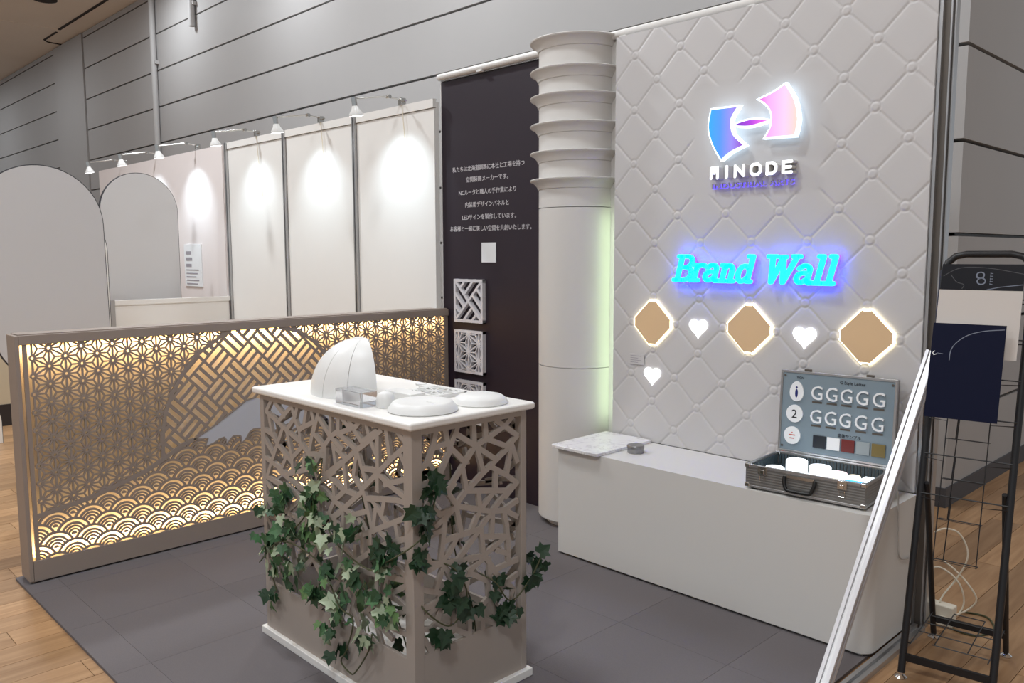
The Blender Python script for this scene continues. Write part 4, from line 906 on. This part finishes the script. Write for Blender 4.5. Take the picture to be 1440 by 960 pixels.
# ================================================================== FRAME, BRACE, STRIP
fp = thing('frame_post', 'tall grooved aluminium frame post at the open end of the quilted wall', 'post', (-1.17, 3.45, 0)); P.root = fp
P('post', MB().box((-1.194, 3.425, FZ), (-1.160, 3.470, 2.585)), 'alu_dark')
P('groove_fin', MB().box((-1.194, 3.408, FZ), (-1.182, 3.4248, 2.585)), 'alu'); P('groove_fin', MB().box((-1.1595, 3.425, FZ), (-1.154, 3.470, 2.585)), 'alu'); P('groove_fin', MB().box((-1.150, 3.440, FZ), (-1.1445, 3.475, 2.585)), 'alu')
P('groove_back', MB().box((-1.1538, 3.445, FZ), (-1.1502, 3.474, 2.585)), 'alu_dark')
P('connector', MB().box((-1.175, 3.472, .26), (-1.150, 3.50, .30)), 'alu')
sp_ = thing('floor_strip', 'flat grooved aluminium strip lying on the floor below the brace', 'strip', (-1.155, 2.97, FZ)); P.root = sp_
P('strip', MB().box((-1.178, 2.44, FZ), (-1.132, 3.407, FZ+.008)), 'alu'); P('strip_rib', MB().box((-1.178, 2.44, FZ+.0081), (-1.162, 3.407, FZ+.022)), 'alu'); P('strip_rib', MB().box((-1.148, 2.44, FZ+.0081), (-1.132, 3.407, FZ+.022)), 'alu')
br = thing('diagonal_brace', 'slanted white aluminium brace from the floor strip up to the frame post', 'brace', (-1.155, 2.50, .012)); P.root = br
A0, A1 = Vector((-1.155, 2.505, .014)), Vector((-1.155, 3.400, 1.112)); d_ = (A1-A0).normalized(); n_ = Vector((0, -d_.z, d_.y))
def slant(x0, x1, n0, n1):
    m_ = MB().box((0, 0, 0), (1, 1, 1)); L = (A1-A0).length
    m_.v = [tuple(A0+Vector((x0+(x1-x0)*p[0], 0, 0))+n_*(n0+(n1-n0)*p[1])+d_*L*p[2]) for p in m_.v]; return m_
P('core', slant(-.016, .016, -.014, .014), 'alu'); 
for a_, b_ in ((-.020, -.008), (.008, .020)):
    P('flange', slant(a_, b_, .0141, .021), 'brace_silver'); P('flange', slant(a_, b_, -.021, -.0141), 'brace_silver')
P('flange', slant(.0161, .021, -.020, -.006), 'brace_silver'); P('flange', slant(.0161, .021, .006, .020), 'brace_silver')

# ================================================================== MAGAZINE RACK
rk = thing('magazine_rack', 'black wire magazine rack on chrome feet beside the frame post', 'rack', (-1.060, 2.966, FZ), math.radians(6.8))
RW, KL = .284, .245
def K(name, mb, m, par=None, **k): return obj(name, mb, m, par or rk, **k)
rl = .0125
arch = [(0, KL*z_, z_) for z_ in (.018, .5, 1.0, 1.40)]
top = [(0, KL*1.44, 1.44), (.012, KL*1.475, 1.475), (.035, KL*1.497, 1.497), (.07, KL*1.505, 1.505), (RW-.07, KL*1.505, 1.505), (RW-.035, KL*1.497, 1.497), (RW-.012, KL*1.475, 1.475), (RW, KL*1.44, 1.44)]
K('front_frame', MB().tube(arch+top+[(RW, y, z_) for _, y, z_ in arch[::-1]], rl, 10), 'rack_black', smooth=40)
for x in (.018, RW-.018): K('rear_leg', MB().tube([(x, KL*.68, .68), (x, .412, .018)], .0105, 10), 'rack_black', smooth=40)
K('crossbar', MB().box((0, KL*.07-.006, .060), (RW, KL*.07+.006, .086)), 'rack_black'); K('crossbar', MB().box((.018, .386, .075), (RW-.018, .398, .100)), 'rack_black')
for x, y in ((0, 0), (RW, 0), (.018, .414), (RW-.018, .414)):
    K('foot', MB().lathe([(0, 0), (.020, 0), (.021, .004), (.014, .010), (.008, .014), (.007, .022), (0, .022)], (x, y, 0), 20), 'chrome', smooth=40)
wr = .0021
ws = MB()
for y in (.075, .165, .255, .335): ws.tube([(.015 if y > .1 else .08, y, .118), (RW-.015, y, .118)], wr, 5)
for x in (.02, .09, .195, RW-.02): ws.tube([(x, .03 if x in (.02, RW-.02) else .075, .122), (x, .395, .122)], wr, 5)
ws.tube([(.02, .03, .122), (-.0, .03, .122)], wr, 5); ws.tube([(.09, .395, .122), (.195, .395, .122)], wr, 5)
K('wire_shelf', ws, 'rack_black')
for z_ in (.645, .785, .925, 1.065, 1.205, 1.345):
    v = KL*z_; pk = MB()
    pk.tube([(0, v-.010, z_), (RW, v-.010, z_)], wr*1.15, 6)
    pk.tube([(.006, v-.013, z_-.014), (.070, v-.040, z_-.014), (.070, v-.085, z_-.215), (.205, v-.085, z_-.215), (.205, v-.040, z_-.014), (RW-.006, v-.013, z_-.014)], wr, 6)
    pk.tube([(.070, v-.085, z_-.215), (.070, v-.045, z_-.222), (.205, v-.045, z_-.222), (.205, v-.085, z_-.215)], wr, 6)
    pk.tube([(.105, v-.012, z_), (.095, v-.045, z_-.222)], wr, 6)
    K('wire_pocket', pk, 'rack_black')
RM = Matrix.Translation((-1.060, 2.966, FZ)) @ Matrix.Rotation(math.radians(6.8), 4, 'Z')
def booklet(name, lb, x0, x1, z0, z1, off, m, th=.004):
    t = thing(name, lb, 'booklet', tuple(RM @ Vector(((x0+x1)/2, KL*z0-off, z0)))); P.root = t
    def pt(u, z_, o): return tuple(RM @ Vector((u, KL*z_-o, z_)))
    m_ = MB().prism([(x0, z0), (x1, z0), (x1, z1), (x0, z1)], lambda u, v: pt(u, v, off), lambda u, v: pt(u, v, off+th)); P('pages', m_, 'paper')
    m_ = MB().prism([(x0-.001, z0-.001), (x1+.001, z0-.001), (x1+.001, z1+.001), (x0-.001, z1+.001)], lambda u, v: pt(u, v, off+th), lambda u, v: pt(u, v, off+th+.0008)); P('cover', m_, m)
    return lambda pts, w_, mt, nm='cover_print': P(nm, (lambda q: (ribbon(q, pts, w_, lambda u, v: pt(u, v, off+th+.0008), lambda u, v: pt(u, v, off+th+.0013)), q)[1])(MB()), mt), pt, off+th+.001
c1, pt1, o1 = booklet('brochure', 'dark blue-black brochure with a silver knot emblem topmost in the rack', .000, .262, 1.26, 1.468, .020, 'dark_print')
c1([(q.x, q.y) for q in smooth_path([(.005, 1.425, 0), (.06, 1.455, 0), (.15, 1.455, 0), (.26, 1.435, 0)], 6)], .002, 'grey_base'); c1([(q.x, q.y) for q in smooth_path([(.03, 1.43, 0), (.05, 1.405, 0), (.075, 1.395, 0), (.07, 1.38, 0)], 6)], .002, 'grey_base'); c1([(.15, 1.378), (.19, 1.388), (.26, 1.398)], .0025, 'silver_print')
kn = [(.128+.016*math.sin(2*t)*1.0, 1.418+.019*math.sin(t+.3)) for t in [2*PI*k/40 for k in range(40)]]
c1([(.126+.012*math.cos(2*PI*k/20), 1.430+.010*math.sin(2*PI*k/20)) for k in range(21)], .004, 'silver_print'); c1([(.130+.013*math.cos(2*PI*k/20), 1.408+.011*math.sin(2*PI*k/20)) for k in range(21)], .004, 'silver_print'); c1([(.112, 1.424), (.120, 1.418), (.138, 1.420)], .004, 'silver_print')
for k, ch in enumerate('SNAKE'):
    z_ = 1.436-k*.0095; c1([(.158, z_), (.166, z_)], .0022, 'silver_print'); c1([(.158, z_-.003), (.158, z_+.003)], .0018, 'silver_print')
c2, pt2, o2 = booklet('magazine', 'plain pale grey magazine standing in the rack below the dark brochure', .004, .266, 1.14, 1.376, .052, 'white_print')
c3, pt3, o3 = booklet('booklet', 'large navy blue booklet with a pale curved line across its cover', .004, .232, .930, 1.258, .086, 'navy_print')
curve2 = lambda L: [(q.x, q.y) for q in smooth_path([(a_, b_, 0) for a_, b_ in L], 6)]
c3(curve2([(.066, 1.13), (.068, 1.165), (.085, 1.195), (.12, 1.222), (.17, 1.238), (.228, 1.245)]), .0025, 'silver_print'); c3([(.016, 1.160), (.010, 1.153), (.014, 1.146), (.024, 1.150)], .003, 'letter_white'); c3([(.024, 1.153), (.044, 1.151)], .002, 'silver_print')

# ================================================================== CABLES
pw = thing('power_strip', 'cream power strip block on the floor behind the frame post', 'power strip', (-1.13, 3.53, FZ)); P.root = pw
P('block', MB().box((-1.190, 3.510, FZ), (-1.065, 3.560, FZ+.085)), 'plastic_cream', bevel=.006); P('plug', MB().box((-1.12, 3.485, FZ+.01), (-1.09, 3.5098, FZ+.045)), 'plastic_cream', bevel=.004)
for pts, lb in (([(-1.125, 3.535, .074), (-1.12, 3.56, .10), (-1.09, 3.60, .16), (-1.055, 3.60, .24), (-1.052, 3.60, .30), (-1.08, 3.58, .365), (-1.12, 3.54, .385), (-1.15, 3.51, .37)], 'white power cable rising in a tall loop behind the frame post'),
                ([(-1.08, 3.566, .03), (-1.075, 3.60, .015), (-1.06, 3.62, .06), (-1.065, 3.60, .13), (-1.095, 3.585, .18), (-1.14, 3.575, .205), (-1.165, 3.57, .20)], 'white power cable in a narrow loop from the power strip'),
                ([(-1.10, 3.640, .0), (-1.09, 3.65, -.004), (-1.05, 3.67, .03), (-1.025, 3.66, .08), (-1.055, 3.645, .14), (-1.11, 3.64, .19), (-1.15, 3.635, .215)], 'white power cable in a wide loop beside the power strip')):
    tag(obj('power_cable', MB().tube(smooth_path(pts), .0036, 6), 'cable_white', smooth=60), lb, 'cable', 'white power cables behind the post')
tag(obj('power_cable', MB().tube(smooth_path([(-1.245, 3.20, .62), (-1.215, 3.19, .655), (-1.185, 3.19, .60), (-1.178, 3.19, .52), (-1.178, 3.20, .42), (-1.178, 3.22, .34), (-1.178, 3.28, .31), (-1.178, 3.38, .30)]), .003, 6), 'cable_grey', smooth=60), 'thin grey cable hanging from the case down the bench end', 'cable')
dc = MB().tube(smooth_path([(-1.10, 3.70, FZ+.004), (-1.0, 3.72, FZ+.004), (-.94, 3.60, FZ+.004), (-.98, 3.50, FZ+.004), (-1.06, 3.50, FZ+.004)]), .004, 6)
tag(obj('power_cable', dc, 'stem', smooth=60), 'dark thin cable looping on the wooden floor by the rack', 'cable')

# ================================================================== NEIGHBOUR BOOTHS
NY = 3.40
wl = struct('wall_left', MB().box((-7.13, NY+.03, FZ), (-4.215, NY+.05, 2.46)), 'sys_panel')
px = [-7.13, -6.11, -5.11, -4.215]
for a_, b_ in zip(px, px[1:]):
    if b_ == px[-1]: b_ += .0215
    obj('wall_panel', MB().box((a_+.022, NY+.012, .0), (b_-.022, NY+.0298, 2.42)), 'sys_panel', wl)
    obj('wall_rail', MB().box((a_+.022, NY+.002, 2.424), (b_-.022, NY+.0298, 2.478)), 'sys_panel', wl)
for x in px[:3]:
    for q in (-.018, .006): obj('wall_post', MB().box((x+q, NY-.008, FZ), (x+q+.012, NY+.0298, 2.480)), 'alu', wl)
    obj('post_groove', MB().box((x-.006, NY+.020, FZ), (x+.006, NY+.0296, 2.478)), 'alu', wl)
wf = struct('wall_far_left', MB().box((-10.37, NY-.01, FZ), (-7.16, NY+.04, 2.465)), 'pink_panel')
struct('trim_2', MB().box((-7.30, NY-.02, FZ), (-7.165, NY-.0105, 2.465)), 'pink_panel')
wp = struct('wall_partition', MB().box((-7.155, 2.40, FZ), (-7.135, 3.38, 1.085)), 'sys_panel')
obj('partition_rail', MB().box((-7.165, 2.40, 1.0855), (-7.125, 3.39, 1.125)), 'sys_panel', wp); obj('partition_post', MB().box((-7.165, 2.362, FZ), (-7.122, 2.398, 1.13)), 'alu', wp)
sg = thing('notice_sheet', 'white notice sheet with small grey print on the far pale wall', 'sign', (-7.87, 3.385, 1.2)); P.root = sg
P('sheet', MB().box((-8.06, 3.380, 1.195), (-7.68, 3.389, 1.595)), 'paper')
for k in range(3): P('printed_heading', MB().box((-8.02, 3.3785, 1.50-k*.06), (-7.90+.02*(k % 2), 3.38, 1.53-k*.06)), 'grey_letter')
for k in range(5): P('printed_line', MB().box((-8.02, 3.3785, 1.345-k*.033), (-7.74-.03*(k % 3), 3.38, 1.356-k*.033)), 'grey_letter')
def archboard(name, lb, X, th, cy, ct, R, cyb, cb, Rb, m, strut=False):
    t = thing(name, lb, 'board', (X, cy, FZ), 0, 'arched boards in the neighbouring booth'); P.root = t
    if cb is None: poly = [(cy-R, FZ), (cy+R, FZ)]+[(cy+R*math.cos(k*PI/32), ct+R*math.sin(k*PI/32)) for k in range(33)]
    else: poly = [(cyb+Rb*math.cos(PI+k*PI/32), cb+Rb*math.sin(PI+k*PI/32)) for k in range(33)]+[(cy+R*math.cos(k*PI/32), ct+R*math.sin(k*PI/32)) for k in range(33)]
    P('board', MB().prism(poly, onX(X-th+.004), onX(X)), m)
    e_ = MB(); ribbon(e_, offs(poly, .003), .006, onX(X-th), onX(X-.006), True); P('edge_band', e_, 'arch_edge')
    if strut: P('stand', MB().box((X-th-.05, cy+.05, FZ), (X-th-.001, cy+.11, ct)), 'arch_edge'); P('stand_foot', MB().box((X-th-.25, cy+.02, FZ), (X+.05, cy+.30, FZ+.02)), 'arch_edge')
    return t
archboard('capsule_board', 'large pale grey capsule-shaped board on a stand behind the lattice screen', -5.40, .03, 1.435, 1.675, .338, 1.47, 1.06, .31, 'arch_grey', True)
archboard('arch_board', 'white arched board half hidden behind the large capsule board', -6.20, .03, 1.735, 1.52, .318, 0, None, 0, 'solid_white')
archboard('arch_board', 'pale arched board with dark edge in front of the far pale wall', -7.42, .035, 2.745, 1.87, .322, 0, None, 0, 'arch_grey')
bp_ = thing('low_partition', 'beige low partition with black base behind the capsule board', 'partition', (-8.3, .7, FZ)); P.root = bp_
P('wall', MB().box((-8.42, -.6, .18), (-8.36, 1.92, 1.55)), 'beige_wall'); P('base', MB().box((-8.40, -.6, FZ), (-8.35, 1.90, .18)), 'black_base')
archboard('arch_board', 'low white arched board with dark edge standing by the beige partition', -7.6, .03, 1.42, -.02+.18, .22, 0, None, 0, 'solid_white')

def lamp(x, lb, cord, strong):
    t = thing('arm_spotlight', lb, 'lamp', (x, NY, 2.478), 0, 'arm spotlights on the neighbouring walls'); P.root = t
    hy, hz = 3.03, 2.405
    P('clamp', MB().box((x-.018, NY-.012, 2.4785), (x+.018, NY+.028, 2.525)), 'steel', bevel=.003); P('clamp_screw', MB().tube([(x+.018, NY+.01, 2.50), (x+.05, NY+.01, 2.505)], .005, 6), 'steel')
    P('arm', MB().tube([(x, NY-.005, 2.515), (x, NY-.12, 2.520), (x, hy+.02, 2.478)], .006, 8), 'steel'); P('arm_joint', MB().tube([(x-.015, NY-.10, 2.521), (x+.015, NY-.10, 2.521)], .014, 8), 'steel')
    dn = Vector((0, .60, -.8)).normalized(); top_ = Vector((x, hy, 2.485))
    ax = Vector((0, .15, -1)).normalized()
    P('socket', MB().tube([top_, top_+ax*.055], .017, 12), 'steel', smooth=40)
    sh_ = P('bulb', MB().tube([top_+ax*.055, top_+ax*.075, top_+ax*.105, top_+ax*.118], [.019, .026, .045, .044], 16, cap=False), 'lamp_white', smooth=40)
    P('bulb_face', MB().tube([top_+ax*.1135, top_+ax*.1165], .0425, 16), 'lamp_glow', sh_)
    if cord: P('cord', MB().tube([(x+.01, NY-.002, 2.478), (x+.04, NY-.004, 2.25), (x+.09, NY-.004, 1.98)], .003, 5), 'cable_white')
    l_ = bpy.data.lights.new('spot_beam', 'SPOT'); l_.energy = strong; l_.spot_size = math.radians(96); l_.spot_blend = 1; l_.color = (.74, .90, 1); l_.shadow_soft_size = .02
    o = bpy.data.objects.new('spot_beam', l_); COL.objects.link(o); o.parent = t; o.location = Vector((x, hy, 2.485))+ax*.13-t.location
    o.rotation_euler = dn.to_track_quat('-Z', 'Y').to_euler()
for x, lb, c_, s_ in ((-4.546, 'chrome arm spotlight on the panel next to the dark wall', 1, 15), (-5.555, 'chrome arm spotlight on the middle cream wall panel', 1, 13), (-6.559, 'chrome arm spotlight on the cream panel nearest the pale printed wall', 1, 12),
                      (-7.72, 'arm spotlight on the pale printed wall next to the cream panels', 0, 20), (-8.65, 'arm spotlight in the middle of the pale printed wall', 0, 20), (-9.60, 'arm spotlight at the far end of the pale printed wall', 0, 14)):
    lamp(x, lb, c_, s_)
